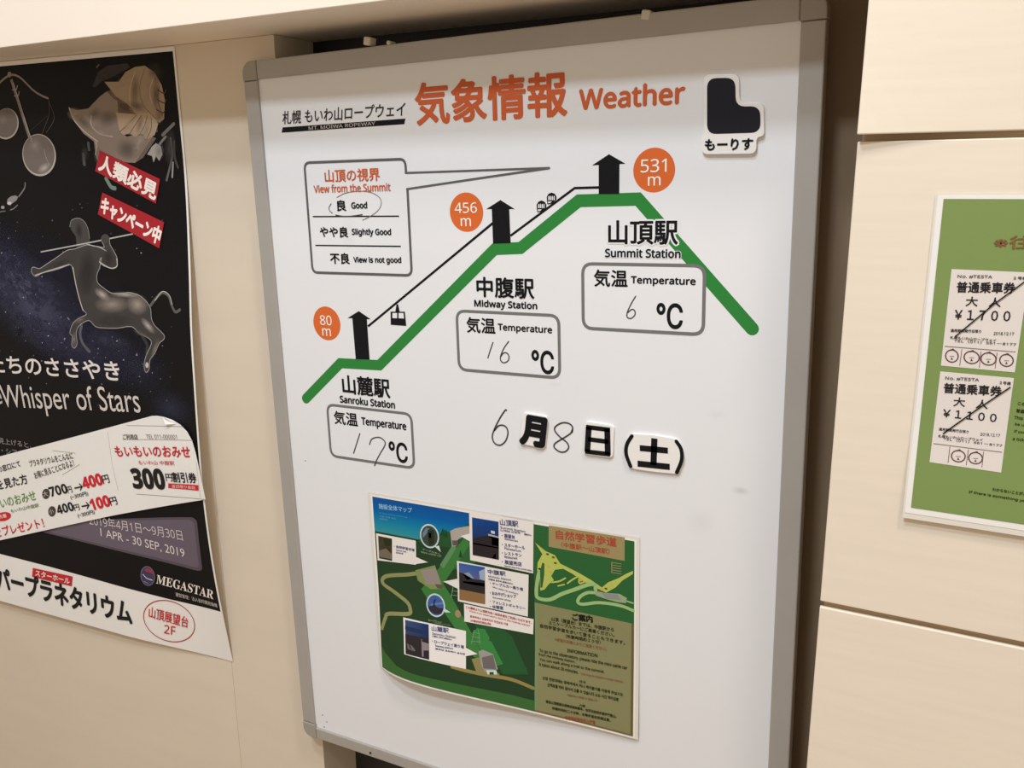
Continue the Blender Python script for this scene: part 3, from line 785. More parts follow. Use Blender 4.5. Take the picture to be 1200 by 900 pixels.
a.text('ケーブルカー', z((655, 742)), z((860, 800)), z((655, 722)), (166, 180, 150), 0.02); a.text('Mini cable car', z((640, 775)), z((880, 825)), z((640, 755)), (150, 168, 136), 0.01)
a.build('inset_caption', mp, INKG)
a = Art(SM)
a.text('ロープウェイ', z2((725, 675)), z2((880, 705)), z2((725, 650)), (150, 168, 136), 0.02); a.text('Ropeway', z2((800, 705)), z2((985, 735)), z2((800, 690)), (140, 160, 130), 0.0)
a.build('inset_caption', mp, INKG)

# ================================================================ PLANETARIUM POSTER
PX, PZ = -0.60, -0.937                         # wall-frame position of the poster's lower middle
GT = [(-0.937, 0.0), (-0.826, 0.014), (-0.74, 0.023), (-0.651, 0.029), (-0.55, 0.032), (-0.47, 0.031), (-0.36, 0.027), (-0.25, 0.022), (-0.145, 0.0125), (-0.02, 0.003), (0.06, 0.0), (0.3, 0.0)]
def g_edge(zw):
    if zw <= GT[0][0]: return GT[0][1]
    for i in range(len(GT) - 1):
        if zw <= GT[i + 1][0]:
            a, b = GT[i], GT[i + 1]; t = (zw - a[0]) / (b[0] - a[0])
            m = lambda k: (GT[min(k + 1, len(GT) - 1)][1] - GT[max(k - 1, 0)][1]) / (GT[min(k + 1, len(GT) - 1)][0] - GT[max(k - 1, 0)][0])
            h = b[0] - a[0]
            return ((2 * t ** 3 - 3 * t * t + 1) * a[1] + (t ** 3 - 2 * t * t + t) * h * m(i) + (3 * t * t - 2 * t ** 3) * b[1] + (t ** 3 - t * t) * h * m(i + 1))
    return 0.0
def poster_bow(xw, zw):
    d = max(0.0, -0.18 - xw)
    lift = 0.011 * sstep(d / 0.3) * sstep((-0.5 - zw) / 0.4)
    return 0.0005 + 0.06 * max(0.0, -0.185 - xw) + max(0.0, g_edge(zw)) * math.exp(-d / 0.22) + lift
KP = (1.25, 1.22, 1.20)
SP = Sheet(Vector((PX, WY - 0.001, ZOFF + PZ)), 0.0, lambda x, z: poster_bow(x + PX, z + PZ), KP, 0.02, 0.0003)
po = SP.root('poster')
tag(po, 'tall black planetarium poster with white lower strip, curling off the left wall', 'poster')
QX0, QX1, QH = -1.02 - PX, -0.18 - PX, 0.2455 - PZ
obj('paper_sheet', sheet_bm(SP, [(QX0, 0), (QX1, 0), (QX1, QH), (QX0, QH)], 0.0004, 0), M_PAPER, po, True)
NIGHT = (17, 16, 18)
a = Art(SP)
L = a.P([(0, 649), (60, 664.5), (130, 684), (200, 702.5), (261.5, 717.8)])
x1 = QX1 - 0.0045
a.lpoly([(QX0 + 0.004, L[0].y - 0.006), (L[0].x, L[0].y)] + [tuple(p) for p in L[1:-1]] + [(x1, L[-1].y), (x1, QH - 0.0075), (QX0 + 0.004, QH - 0.0075)], NIGHT, 1)
a.build('night_sky_field', po, INK)
a = Art(SP)                                    # milky way and stars
for c, u, v, col, al in (((20, 330), (40, 30), (-22, 30), (86, 88, 112), 0.75), ((45, 365), (55, 40), (-24, 36), (70, 72, 94), 0.8), ((100, 410), (62, 30), (-18, 34), (52, 52, 72), 0.75),
                         ((160, 430), (44, 24), (-14, 30), (44, 46, 62), 0.7), ((8, 300), (30, 20), (-10, 30), (48, 48, 70), 0.6), ((28, 350), (16, 20), (-8, 8), (110, 108, 136), 0.55),
                         ((10, 335), (12, 14), (-8, 8), (104, 104, 130), 0.5), ((200, 478), (26, 14), (-10, 20), (52, 56, 74), 0.6), ((60, 395), (40, 24), (-14, 18), (64, 64, 86), 0.5), ((-40, 300), (60, 40), (-30, 50), (60, 60, 84), 0.6), ((60, 350), (130, 90), (-40, 60), (40, 42, 60), 0.6), ((20, 320), (26, 14), (-10, 12), (96, 98, 124), 0.4), ((130, 400), (30, 12), (-6, 14), (70, 72, 92), 0.5)):
    a.soft(c, u, v, col, al, 2)
a.build('milky_way', po, INKS)
a = Art(SP)
for i in range(150):
    x = random.uniform(-40, 205)
    y = random.uniform(235, 300) if i < 30 else random.gauss(345 + 0.45 * x, 40)
    if not 225 < y < 482: continue
    r = random.choice((0.5, 0.5, 0.7, 0.9)); b = random.randint(70, 165)
    a.poly([(x - r, y), (x, y - r), (x + r, y), (x, y + r)], (b, b, b + 12), 2.6)
tag(a.build('star_field', po, INK), kind='stuff')
# archer centaur
z = Z(25, 245, 4.39)
BODY = (60, 57, 56); EDGE = (170, 167, 166)
a = Art(SP)
a.curve(z((596, 605), (628, 660), (650, 700), (646, 740)), 4.5, (52, 50, 50), 3)
a.curve(z((312, 600), (304, 640), (318, 690), (352, 732)), 4, (84, 82, 86), 3)
TORSO = [(345, 182), (370, 190), (395, 192), (430, 196), (414, 160), (418, 142), (435, 134), (455, 148), (458, 180), (478, 215), (496, 255), (492, 296), (462, 303), (424, 290), (405, 272), (414, 250), (406, 300), (391, 340), (396, 378), (425, 405),
         (468, 432), (520, 434), (560, 429), (610, 445), (650, 480), (668, 515), (672, 562), (690, 600), (735, 645), (735, 670), (712, 690), (690, 740), (664, 775), (660, 822), (644, 840), (634, 806), (644, 755), (672, 690), (655, 662), (610, 640), (570, 604), (500, 612), (440, 612), (385, 605), (350, 572),
         (300, 600), (285, 640), (290, 690), (276, 715), (262, 700), (265, 655), (252, 635), (270, 585), (306, 558), (338, 540), (318, 515), (304, 470), (284, 390), (268, 310), (252, 286), (210, 302), (160, 317), (112, 328), (75, 346), (54, 320), (64, 298), (96, 306), (130, 285), (190, 245), (238, 212), (280, 204)]
TORSO = [tuple(p) for p in smooth_path(TORSO, True, 3)]
a.poly(z(*TORSO), BODY, 3.4)
a.poly(z((252, 85), (262, 58), (295, 47), (325, 62), (345, 98), (355, 150), (352, 190), (288, 200), (283, 140), (262, 112)), (66, 63, 62), 3.6)
a.stroke(z(*TORSO), 0.8, (150, 147, 146), 3.9, closed=True)
a.curve(z((340, 182), (400, 195), (440, 215)), 0.9, EDGE, 4.2)
a.curve(z((268, 300), (284, 390), (304, 470), (320, 520)), 1.2, (186, 182, 180), 4.2); a.curve(z((405, 272), (460, 303), (494, 294), (494, 255)), 1.3, EDGE, 4.2)
a.curve(z((252, 90), (262, 58), (295, 47), (325, 62), (345, 98), (354, 150)), 1.0, (120, 117, 116), 4.2)
a.curve(z((75, 340), (160, 312), (250, 285)), 1.2, EDGE, 4.2)
a.curve(z((668, 495), (696, 458), (728, 430), (760, 448), (774, 490), (794, 528), (818, 518)), 3.6, (84, 82, 80), 3.4)
a.curve(z((690, 470), (728, 424), (764, 444), (778, 490)), 1.0, EDGE, 4.0)
a.curve(z((105, 220), (300, 183), (575, 128)), 1.5, (160, 160, 160), 4.8)
a.ell(z((435, 152)), (5, 0), (0, 5.4), (66, 63, 62), 5.1, 14)
a.ell(z((650, 802)), (2, 0), (0, 3.4), (178, 174, 170), 5.1, 10)
a.build('archer_drawing', po, INK)
a = Art(SP)                                    # airbrushed modelling printed on the archer
for c, u, v, col, al in (((470, 490), (95, 0), (0, 48), (148, 138, 130), 0.8), ((600, 490), (55, 30), (-25, 50), (158, 148, 140), 0.8), ((655, 600), (36, 40), (-12, 16), (176, 168, 160), 0.8), ((420, 440), (40, 30), (-14, 20), (190, 180, 172), 0.7),
                         ((340, 330), (50, 0), (-10, 130), (50, 48, 48), 0.8), ((480, 575), (110, 0), (0, 36), (64, 60, 58), 0.7), ((620, 640), (44, 20), (-6, 14), (96, 90, 86), 0.8), ((305, 570), (36, -16), (6, 18), (120, 114, 112), 0.7), ((690, 720), (14, 0), (-22, 60), (130, 124, 120), 0.7), ((275, 670), (12, 0), (0, 44), (140, 134, 132), 0.7),
                         ((450, 250), (30, 20), (-10, 46), (50, 47, 46), 0.7), ((540, 440), (80, 4), (0, 16), (196, 188, 180), 0.55), ((200, 280), (66, -30), (8, 18), (62, 60, 60), 0.6), ((300, 110), (22, 10), (0, 48), (48, 46, 46), 0.7)):
    p = z(c); a.soft(p, (u[0] / 4.39, u[1] / 4.39), (v[0] / 4.39, v[1] / 4.39), col, al, 5)
a.build('archer_tones', po, INKS)
# balance scales and the little claw below
z = Z(0, 60, 4.09)
a = Art(SP)
MTL = (128, 118, 112)
a.curve(z((-30, 190), (0, 152), (48, 116), (95, 124), (160, 186), (200, 212), (232, 226)), 2.4, MTL, 3)
a.stroke(z((56, 135), (150, 435)), 4.2, (118, 108, 102), 3.3, cap=False); a.stroke(z((66, 150), (156, 435)), 1.2, (160, 150, 142), 3.8, cap=False)
a.ell(z((48, 112)), (2.4, 0), (0, 3.4), MTL, 3.6, 12)
a.curve(z((62, 185), (80, 184), (86, 166)), 1.6, MTL, 3.6); a.curve(z((72, 214), (90, 212), (94, 194)), 1.6, MTL, 3.6)
for ctr, u, v in (((32, 348), (54, 14), (-14, 68)), ((190, 498), (72, -22), (22, 92))):
    p = z(ctr); q = lambda s: ((u[0] * s / 4.09, u[1] * s / 4.09), (v[0] * s / 4.09, v[1] * s / 4.09))
    a.ell(p, *q(1.07), (164, 154, 146), 3.2); a.ell((p[0] - 0.4, p[1] - 0.8), *q(1.0), (104, 95, 90), 3.5)
a.curve(z((235, 232), (238, 300), (205, 395)), 0.7, (84, 78, 76), 3.2); a.curve(z((235, 240), (262, 320), (225, 390)), 0.7, (84, 78, 76), 3.4); a.curve(z((230, 310), (150, 380)), 0.6, (58, 54, 54), 3.6)
a.curve(z((214, 470), (224, 510), (240, 545)), 0.7, (150, 142, 136), 4.2)
z3 = Z(0, 200, 15)
a.curve(z3((450, 215), (445, 290), (400, 370), (340, 450)), 1.8, (110, 108, 108), 3)
a.poly(z3((330, 460), (280, 435), (200, 450), (140, 500), (130, 560), (165, 600), (220, 580), (300, 520)), (126, 123, 122), 3.3)
a.ell(z3((175, 572)), (2.6, 0), (0, 2), (180, 178, 176), 3.8, 12); a.ell(z3((58, 645)), (2.2, 0), (0, 2), (140, 138, 136), 3.8, 12)
a.curve(z3((190, 690), (250, 665), (315, 605)), 1.1, (120, 118, 116), 3.3); a.curve(z3((-60, 750), (30, 720), (100, 710)), 1.4, (96, 94, 94), 3.3)
a.build('scales_drawing', po, INK)
for c, u, v, col, al in (((170, 450), (46, -10), (10, 50), (150, 140, 132), 0.8), ((215, 560), (34, -20), (8, 22), (190, 182, 174), 0.7), ((20, 330), (36, 0), (0, 44), (138, 128, 118), 0.7)):
    a = Art(SP); p = z(c); a.soft(p, (u[0] / 4.09, u[1] / 4.09), (v[0] / 4.09, v[1] / 4.09), col, al, 5); a.build('scales_tone', po, INKS)
# draped robe
z = Z(70, 60, 5.29)
a = Art(SP)
S1, S2, S3 = (128, 116, 106), (146, 128, 108), (104, 94, 88)
a.poly(z((300, 246), (360, 230), (600, 300), (610, 500), (480, 530), (370, 500), (330, 360)), (92, 80, 70), 3.15)
a.poly(z((205, 218), (240, 130), (300, 90), (420, 75), (440, 100), (330, 160), (260, 190), (225, 225)), (54, 50, 50), 3)
a.poly(z((62, 350), (110, 366), (180, 355), (250, 282), (300, 246), (360, 300), (365, 400), (375, 500), (420, 530), (460, 520), (580, 530), (470, 692), (420, 690), (330, 670), (262, 622), (240, 690), (225, 640), (215, 560), (150, 510), (90, 430)), S1, 3.3)
a.poly(z((280, 190), (370, 190), (410, 130), (470, 98), (530, 90), (590, 130), (635, 210), (655, 300), (650, 420), (620, 445), (560, 400), (470, 395), (430, 350), (350, 280), (320, 240)), S2, 3.6)
a.poly(z((350, 380), (400, 385), (470, 390), (570, 380), (614, 450), (592, 520), (565, 535), (540, 550), (520, 515), (500, 512), (468, 532), (440, 508), (400, 520), (375, 500), (364, 440)), (160, 142, 122), 3.9)
a.poly(z((470, 692), (580, 530), (600, 540), (520, 660)), S3, 3.1)
for pts, wd, col in (((62, 352, 95, 430, 160, 500, 240, 560), 1.6, (176, 160, 142)), ((200, 400, 200, 460, 250, 510, 330, 530), 2.0, (164, 154, 146)), ((350, 285, 420, 330, 470, 390), 1.4, (94, 80, 66)), ((470, 130, 440, 230, 440, 340), 1.2, (178, 160, 138)),
                     ((530, 110, 500, 220, 520, 330, 600, 420), 1.2, (120, 104, 90)), ((590, 150, 560, 260, 600, 370), 1.3, (176, 160, 140)), ((620, 220, 612, 300, 640, 400), 1.2, (98, 86, 78)), ((375, 500, 420, 460, 480, 395), 1.0, (104, 90, 76)), ((440, 505, 470, 460, 510, 400), 1.0, (104, 90, 76)),
                     ((500, 512, 530, 460, 545, 400), 1.0, (104, 90, 76)), ((540, 548, 570, 480, 570, 410), 1.0, (104, 90, 76)), ((300, 250, 340, 290, 360, 300), 1.4, (86, 74, 66)), ((225, 640, 235, 590, 225, 560), 1.4, (172, 166, 160)),
                     ((610, 240, 650, 262, 662, 240), 1.4, (70, 62, 58)), ((608, 300, 652, 322, 664, 300), 1.4, (70, 62, 58)), ((600, 360, 640, 382, 655, 370), 1.4, (70, 62, 58))):
    a.curve(z(*[(pts[i], pts[i + 1]) for i in range(0, len(pts), 2)]), wd, col, 4.4)
a.ell(z((405, 345)), (5.6, 3), (-1.6, 3.4), (82, 66, 48), 4.9, 16)
for pts, wd, col in (((640, 520, 690, 470, 710, 450), 4, (104, 102, 102)), ((585, 640, 620, 580, 660, 530), 3, (120, 118, 118)), ((690, 540, 700, 640, 690, 700, 665, 800), 3, (92, 90, 90)), ((712, 560, 715, 650, 735, 720), 3, (70, 68, 68)), ((705, 690, 700, 780), 2.4, (140, 138, 138)),
                     ((180, 570, 185, 610), 4, (78, 76, 76)), ((150, 640, 155, 700), 4.5, (80, 78, 78)), ((290, 790, 320, 840, 345, 850), 5, (104, 120, 116)), ((232, 100, 245, 85), 2.2, (84, 80, 80))):
    a.curve(z(*[(pts[i], pts[i + 1]) for i in range(0, len(pts), 2)]), wd, col, 3.2)
a.poly(z((545, 640), (575, 590), (600, 570), (630, 590), (640, 640), (620, 680), (600, 650), (585, 690), (575, 650)), (158, 156, 154), 3.8)
a.build('robe_drawing', po, INK)
a = Art(SP)
for c, u, v, col, al in (((300, 420), (70, 10), (-20, 60), (100, 90, 84), 0.6), ((420, 610), (70, 20), (-10, 70), (98, 92, 88), 0.7), ((500, 560), (50, -30), (-30, 110), (172, 162, 152), 0.6), ((100, 390), (50, 20), (-20, 40), (168, 154, 140), 0.6), ((150, 440), (60, 50), (-20, 26), (96, 86, 80), 0.55), ((260, 500), (80, 40), (-10, 24), (160, 148, 138), 0.6), ((220, 390), (40, -26), (14, 40), (104, 94, 88), 0.5),
                         ((400, 190), (60, -40), (20, 26), (176, 156, 134), 0.6), ((470, 240), (30, 6), (-8, 110), (108, 92, 76), 0.6), ((545, 240), (34, 10), (-6, 120), (170, 152, 132), 0.6), ((600, 270), (30, 6), (-4, 120), (92, 80, 70), 0.65), ((620, 400), (30, 6), (-4, 60), (120, 104, 90), 0.5), ((480, 340), (60, 20), (-10, 34), (104, 88, 72), 0.6), ((430, 455), (40, -20), (-10, 46), (178, 158, 134), 0.5), ((500, 455), (24, -6), (-14, 60), (116, 98, 82), 0.5), ((545, 470), (24, 0), (-8, 60), (178, 160, 138), 0.5),
                         ((240, 640), (24, 0), (0, 60), (120, 112, 106), 0.6), ((620, 620), (34, 0), (0, 60), (140, 138, 136), 0.6), ((690, 600), (44, 0), (0, 130), (76, 74, 74), 0.7), ((330, 140), (90, -30), (10, 40), (70, 66, 64), 0.5), ((600, 130), (60, 20), (0, 70), (70, 64, 60), 0.6), ((160, 640), (30, 0), (0, 70), (66, 64, 64), 0.6)):
    p = z(c); a.soft(p, (u[0] / 5.29, u[1] / 5.29), (v[0] / 5.29, v[1] / 5.29), col, al, 5.4)
a.build('robe_tones', po, INKS)
# red slanted banners
BR2 = (152, 38, 46); PW2 = (232, 214, 208)
a = Art(SP); a.poly([(117.8, 176.2), (188.4, 209.8), (183.6, 238.6), (112.4, 200.4)], BR2, 6); bn = a.build('red_banner', po)
a = Art(SP); a.text('人類必見', (116.4, 199), (182.6, 234.6), (119.2, 180.2), PW2, 0.04, layer=7, free=True); a.build('banner_lettering', bn)
a = Art(SP); a.poly([(120.9, 225.6), (193.2, 260.4), (187.5, 291), (115.6, 251.2)], BR2, 6); bn = a.build('red_banner', po)
a = Art(SP); a.text('キャンペーン中', (118.4, 248.8), (186.4, 286.8), (122.2, 230), PW2, 0.04, layer=7, free=True); a.build('banner_lettering', bn)
PW3 = (206, 200, 196)
a = Art(SP)
a.text('星たちのささやき', (-32, 434.5), (142, 446), (-31.6, 415), PW3, 0.02, layer=5)
a.text('The', (-26, 470), (4, 473.5), (-26, 450), (176, 172, 168), 0.004, 'h', layer=5)
a.text('Whisper of Stars', (6, 485.5), (167.6, 493), (6.4, 450.5), (190, 184, 180), 0.0, 'h', layer=5)
a.build('title_lettering', po)
a = Art(SP)
a.text('きらめく星空を見上げると、', (-48, 512), (38, 525.4), (-47.4, 505.4), (140, 136, 134), 0.0, layer=5)
a.text('プラネタリウム・シアター', (-48, 523), (36, 536), (-47.4, 516.5), (140, 136, 134), 0.0, layer=5)
a.build('blurb_lettering', po)
a = Art(SP)
PUR = (96, 87, 99)
L = a.P([(46, 612), (226, 606), (231, 610), (237.5, 668), (232, 669), (50, 623.5)])
a.lpoly(round_corners(L, 0.008, True), (80, 73, 83), 2); 
L = a.P([(52, 613), (224, 609), (228, 613), (233.5, 664), (230, 665), (60, 624)])
a.lpoly(round_corners(L, 0.008, True), PUR, 2.6)
dp = a.build('date_panel', po)
a = Art(SP)
a.text('2019年4月1日～9月30日', (106, 615), (215.4, 633.6), (107.5, 603.4), (190, 182, 184), 0.0, layer=5)
a.text('𝟏 APR - 30 SEP, 2019'.replace('𝟏', '1'), (119, 629.4), (217.8, 654.6), (119.4, 618.6), (198, 190, 190), 0.0, 'h', layer=5)
a.build('date_lettering', dp)
z = Z(160, 650, 6.43)
a = Art(SP)
a.ell(z((86, 160)), (8.3, 3.4), (-1.6, 11), (104, 96, 110), 2); a.ell(z((86, 160)), (7.4, 3), (-1.4, 10), (58, 58, 86), 2.5)
a.poly(z((62, 110), (90, 98), (120, 118), (132, 150), (100, 130), (75, 128)), (140, 54, 62), 3); a.curve(z((52, 148), (80, 176), (120, 190)), 1.0, (190, 186, 194), 3.4)
a.curve(z((60, 200), (90, 214)), 0.9, (120, 118, 140), 3.4)
a.build('round_emblem', po)
a = Art(SP)
a.text('MEGASTAR', z((150, 215)), z((582, 336)), z((158, 148)), (216, 208, 200), 0.0, 'f', layer=4, free=True)
a.text('運営管理：法人役所開発機構', z((300, 312)), z((614, 398)), z((304, 284)), (188, 182, 176), 0.0, layer=4)
a.build('maker_lettering', po)
a = Art(SP)
a.text('スーパープラネタリウム', (-33, 680), (155, 731), (-31, 657), (30, 28, 30), 0.034, layer=3, ital=0.08)
a.build('strip_lettering', po)
a = Art(SP); a.poly([(38.8, 665.4), (85.4, 675.4), (84.4, 687), (38, 675.6)], (176, 42, 48), 3); tg = a.build('red_tag', po)
a = Art(SP); a.text('スターホール', (42, 674.4), (82, 684.4), (42.4, 667.6), (236, 216, 208), 0.02, layer=4, free=True); a.build('tag_lettering', tg)
a = Art(SP); a.ring(z((247, 500)), (29, 11.5), (-7.5, 21.5), 1.0, (160, 50, 52), 2); ov = a.build('red_oval', po)
a = Art(SP)
a.text('山頂展望台', z((94, 470)), z((390, 552)), z((98, 388)), (188, 48, 50), 0.012, layer=3, free=True); a.text('2F', z((210, 590)), z((294, 606)), z((212, 526)), (188, 48, 50), 0.01, 's', layer=3, free=True)
a.build('oval_lettering', ov)

# ================================================================ DISCOUNT COUPON STUCK ON THE POSTER
CPX, CPZ = -0.57, -0.80
SCP = Sheet(Vector((CPX, WY - 0.001, ZOFF + CPZ)), 0.0, lambda x, z: poster_bow(x + CPX, z + CPZ) + 0.0042, (1.15, 1.12, 1.08), 0.02, 0.0003)
cp = SCP.root('coupon_strip')
tag(cp, 'slanted white discount coupon strip with red and black prices, stuck over the black poster', 'coupon')
OUTC = [SCP.loc2(p) for p in ((-90, 557), (0, 534.8), (90, 511), (178, 487.4), (184, 487.2), (192, 488.6), (202, 492), (211, 497.5), (219, 505.6), (225, 516.5), (229, 530), (234, 553), (240.8, 585.4), (133, 604), (0, 633.2), (-90, 653))]
obj('paper_strip', sheet_bm(SCP, OUTC, 0.0003, 0), M_PAPER, cp, True)
# the corner that has curled over
b = bmesh.new()
F = [SCP.loc2(p) for p in ((191, 488.8), (196, 490.2), (206, 496.8), (196.5, 496.6))]
vs = [b.verts.new((p.x, -SCP.disp(p.x, p.y) - e, p.y)) for p, e in zip(F, (0.0008, 0.004, 0.0008, 0.006))]
f = b.faces.new(vs); r = bmesh.ops.extrude_face_region(b, geom=[f])
for v in r['geom']:
    if isinstance(v, bmesh.types.BMVert): v.co.y += 0.0003
bmesh.ops.recalc_face_normals(b, faces=b.faces[:]); obj('curled_corner', b, M_PAPER, cp)
K1, K2, K3 = (36, 33, 33), (196, 42, 52), (104, 150, 74)
z = Z(0, 490, 6)
a = Art(SCP)
a.text('の窓口にて', z((-4, 382)), z((150, 337)), z((-8, 338)), K1, 0.012); a.text('を見た方', z((-10, 505)), z((202, 458)), z((-18, 436)), K1, 0.02)
a.text('もいもいのおみせ', z((-135, 668)), z((262, 574)), z((-148, 602)), K3, 0.01); a.text('もいわ山中腹駅', z((82, 666)), z((278, 622)), z((79, 640)), (120, 140, 100), 0.004)
a.ell(z((25, 692)), (9, -1.6), (0.6, 5.2), K2, 2); a.text('先着', z((0, 708)), z((52, 696)), z((-2, 680)), (236, 214, 208), 0.02, layer=3.4)
a.text('をプレゼント！', z((-25, 838)), z((318, 766)), z((-36, 772)), K2, 0.016)
a.text('プラネタリウムをこんなに', z((216, 342)), z((520, 284)), z((212, 296)), (84, 78, 74), 0.008); a.text('お得に見ることになるよ！', z((252, 428)), z((528, 336)), z((246, 378)), (84, 78, 74), 0.008)
a.stroke(z((370, 228), (530, 245)), 0.4, (150, 140, 134), 2); a.stroke(z((440, 398), (560, 325)), 0.4, (150, 140, 134), 2)
for c, t in (((325, 532), '大'), ((367, 655), '小')):
    p = z(c); a.ell(p, (4.5, -0.8), (0.4, 6), (70, 64, 62), 2); a.text(t, (p[0] - 2.6, p[1] + 3.4), (p[0] + 3, p[1] + 2.4), (p[0] - 3, p[1] - 2.6), (200, 190, 186), 0.0, layer=3.4)
a.text('700', z((360, 552)), z((482, 524)), z((352, 484)), K1, 0.012, 'b'); a.text('円', z((484, 528)), z((514, 520)), z((480, 480)), K1, 0.006)
a.text('400', z((412, 676)), z((526, 648)), z((404, 612)), K1, 0.012, 'b'); a.text('円', z((530, 652)), z((566, 643)), z((526, 608)), K1, 0.006)
for p, q in (((526, 492), (576, 481)), ((576, 620), (624, 611))):
    a.stroke(z(p, q), 1.6, K1, 3, cap=False); dx, dy = q
    a.stroke(z((dx - 18, dy - 22), (dx + 4, dy - 1), (dx - 10, dy + 26)), 1.4, K1, 3.3, cap=False)
a.text('400', z((594, 497)), z((730, 464)), z((584, 416)), K2, 0.03, 'b'); a.text('円', z((732, 462)), z((776, 452)), z((728, 402)), K1, 0.012)
a.text('100', z((650, 648)), z((782, 614)), z((640, 570)), K2, 0.03, 'b'); a.text('円', z((784, 615)), z((831, 604)), z((780, 558)), K1, 0.012)
a.text('(−300円)', z((504, 576)), z((626, 546)), z((500, 542)), K1, 0.01); a.text('(−300円)', z((555, 704)), z((672, 676)), z((551, 670)), K1, 0.01)
a.build('price_lettering', cp)
z = Z(110, 490, 7.5)
a = Art(SCP)
a.stroke(z((122, 120), (160, 400), (215, 640)), 0.4, (170, 160, 152), 1); a.stroke(z((290, 65), (790, 75)), 0.5, (130, 122, 118), 1); a.stroke(z((255, 188), (870, 196)), 0.5, (130, 122, 118), 1)
a.stroke(z((375, 668), (660, 688), (972, 714)), 0.5, (130, 122, 118), 1); a.stroke(z((900, 380), (938, 700)), 0.4, (160, 150, 146), 1)
a.text('ご利用店', z((262, 186)), z((392, 187)), z((262, 140)), (104, 96, 92), 0.01); a.text('TEL 011-000001', z((465, 180)), z((735, 184)), z((465, 142)), (120, 112, 108), 0.0)
a.text('もいもいのおみせ', z((198, 336)), z((855, 346)), z((198, 246)), K2, 0.026); a.text('もいわ山 中腹駅', z((398, 406)), z((712, 412)), z((398, 370)), (206, 110, 110), 0.008)
a.text('300', z((356, 612)), z((636, 622)), z((356, 444)), K1, 0.03, 'b'); a.text('円', z((640, 552)), z((696, 556)), z((640, 488)), K1, 0.01); a.text('割引券', z((702, 562)), z((910, 571)), z((702, 474)), K1, 0.024)
a.poly(z((655, 572), (920, 588), (922, 638), (656, 614)), K2, 2); a.text('当日限り有効', z((690, 610)), z((892, 626)), z((692, 582)), (236, 200, 196), 0.01, layer=3.4, free=True)
a.build('voucher_lettering', cp)

# ================================================================ GREEN NOTICE ON THE RIGHT PILLAR
NXC = 1.29
def notice_bow(x, z): return 0.0010 + 0.004 * sstep((0.12 - z) / 0.12)
SN = Sheet(Vector((NXC, PY - 0.0004, ZOFF - 0.352)), 0.0, notice_bow, (1.0, 1.0, 1.0), 0.03, 0.00025)
nt = SN.root('laminated_notice')
tag(nt, 'laminated green notice with two crossed out ticket samples, on the right wall panel', 'notice')
LX = 1.0315 - NXC; WX = 1.0335 - NXC; GX = 1.0392 - NXC; R0 = -LX
obj('laminate_film', sheet_bm(SN, [(LX, 0), (R0, 0), (R0, 0.3525), (LX, 0.3525)], 0.0007, 0), M_FILM, nt, True)
obj('paper_sheet', sheet_bm(SN, [(WX, 0.0065), (-WX, 0.0065), (-WX, 0.3515), (WX, 0.3515)], 0.0002, 1), M_PAPER, nt, True)
a = Art(SN)
a.lpoly([(GX, 0.0133), (-GX, 0.0133), (-GX, 0.3477), (GX, 0.3477)], (127, 148, 88), 2)
a.build('green_field', nt, INKG)
a = Art(SN)
a.text('※往復乗車券ご利用のお客様へ', (1164.5, 291.8), (1180, 291.8), (1164.5, 276.5), (132, 96, 62), 0.03, fit='※')
OLV = (58, 62, 20)
z = Z(1080, 430, 6.925)
for t, p, ln, h in (('この券は使えません', (778, 306), 'この', 28), ('普通乗車券と', (766, 366), '普通', 30), ('This ticket cannot', (750, 420), 'This', 26), ('be used to go', (756, 476), 'be u', 26), ('If you have', (748, 534), 'If yo', 26), ('a ticket', (738, 592), 'a tic', 26)):
    wd = 62 if len(ln) == 2 else 70
    a.text(t, z(p), z((p[0] + wd, p[1] + 9)), z((p[0], p[1] - h)), OLV, 0.03, fit=ln)
z = Z(1120, 540, 11.25)
a.text('わからないことがございましたら、係員まで', z((482, 392)), z((880, 452)), z((484, 348)), OLV, 0.03, fit='わからないことが')
a.text('If there is something you do not understand, please ask our staff.', z((172, 428)), z((815, 534)), z((176, 388)), OLV, 0.04, fit='If there is something')
a.build('notice_lettering', nt, INKG)
TW = (224, 216, 210); TK = (46, 42, 44); RNG = (104, 62, 66)
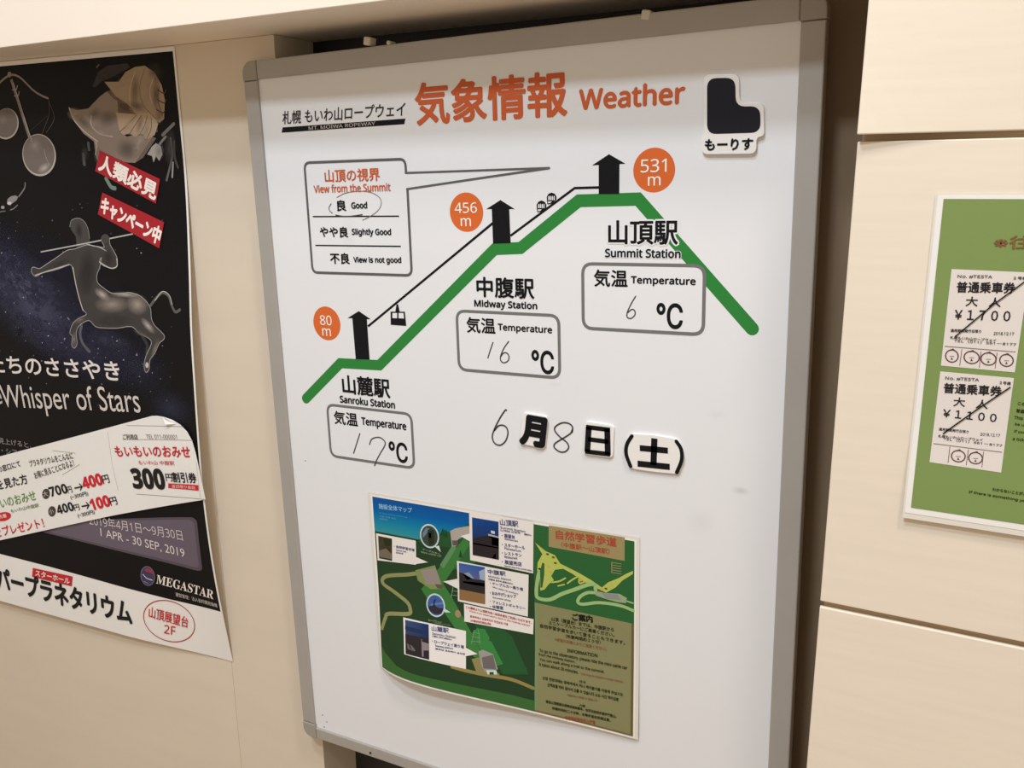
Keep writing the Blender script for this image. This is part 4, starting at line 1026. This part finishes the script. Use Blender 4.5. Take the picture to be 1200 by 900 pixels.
def ticket(outline, k, z, No, go, name, dai, jin, yen, price, per, dat, op, tel, line, bars, rings, slash, sm):
    a = Art(SN); a.poly(outline, TW, 3); t = a.build('ticket_sample', nt, INKG)
    a = Art(SN)
    for s, q, c, bo in (('No. #TESTA', No, (90, 84, 84), 0.02), ('２号機', go, (70, 66, 66), 0.02), ('普通乗車券', name, TK, 0.03), ('大', dai, TK, 0.02), ('人', jin, TK, 0.02), (price, yen, TK, 0.02),
                        ('通用期間発行日限り', per, TK, 0.02), ('2018.12.17', dat, (84, 78, 80), 0.01), ('札幌もいわ山ロープウェイ', op, (84, 78, 80), 0.02), ('TEL（011）561－8177', tel, (84, 78, 80), 0.01)):
        a.text(s, z(q[0]), z(q[1]), z(q[2]), c, bo, layer=4)
    a.stroke(z(*line), 0.8, (120, 106, 104), 4)
    for q in bars: a.stroke(z(*q), 0.7, (130, 100, 100), 4, cap=False)
    a.build('ticket_lettering', t, INKG)
    a = Art(SN)
    for c, rx, ry in rings:
        p = z(c); k2 = 10.9 * sm
        a.ring(p, (rx / k2, rx * 0.09 / k2), (-rx * 0.06 / k2, ry / k2), 1.3, RNG, 4, 24)
        a.curve([(p[0] - 1.6, p[1] - ry / k2 + 0.4), (p[0] + 1.2, p[1] - ry / k2 - 0.9), (p[0] + 3, p[1] - ry / k2 + 0.6)], 1.2, RNG, 4.5)
        a.stroke([(p[0] - 2.6, p[1] + 0.2), (p[0] + 2.6, p[1] + 0.4)], 0.5, RNG, 4.5); a.poly([(p[0] - 1.6, p[1] + 4), (p[0] - 0.2, p[1] + 1.4), (p[0] + 1.5, p[1] + 4.2)], RNG, 4.5)
    a.build('punch_ring', t, INKG)
    a = Art(SN); a.stroke(slash, 1.5, (34, 30, 32), 7); a.build('pen_slash', t, INKG)
z = Z(1090, 370, 10.9); Y = Z(1100, 300, 11.25)
cv = lambda *P: [((p[0] / 11.25 + 10) * 10.9, (p[1] / 11.25 - 70) * 10.9) for p in P]
ticket([(1115.2, 315.2), (1206.5, 319.2), (1189.2, 436.3), (1102.6, 428.3)], 1, z, cv((248, 288), (705, 297), (248, 246)), cv((985, 308), (1165, 312), (985, 268)), cv((236, 478), (1000, 494), (240, 338)),
       cv((355, 658), (510, 662), (358, 534)), cv((660, 668), (815, 672), (664, 545)), cv((208, 834), (938, 858), (214, 706)), '￥１７００',
       ((262, 205), (650, 218), (262, 166)), ((810, 242), (1070, 248), (810, 204)), ((255, 292), (840, 330), (255, 256)), ((305, 335), (1095, 385), (305, 296)), ((190, 388), (1088, 460)),
       (((406, 425), (378, 635)), ((650, 455), (628, 662)), ((856, 468), (830, 672))), (((278, 512), 80, 78), ((530, 530), 96, 78), ((745, 550), 96, 78), ((975, 568), 86, 76)), [(1119.5, 394), (1163, 357.5), (1206, 326)], 1)
z = Z(1080, 430, 6.925)
ticket([(1102, 435), (1188.2, 442.8), (1173.2, 553.6), (1089.3, 541.3)], 1, z, ((192, 102), (465, 118), (192, 76)), ((632, 138), (722, 146), (632, 112)), ((178, 208), (645, 238), (184, 128)),
       ((258, 316), (350, 322), (264, 244)), ((440, 332), (535, 340), (446, 262)), ((172, 404), (604, 446), (178, 340)), '￥１１００',
       ((140, 514), (380, 538), (142, 490)), ((476, 555), (635, 566), (478, 532)), ((134, 570), (494, 604), (136, 546)), ((175, 592), (652, 648), (178, 570)), ((98, 620), (650, 690)),
       (((230, 645), (215, 775)), ((380, 668), (362, 795)), ((503, 684), (490, 812))), (((298, 722), 56, 46), ((438, 738), 56, 46)), [(1105.5, 507.5), (1144, 480), (1183.6, 453.6)], 0.64)
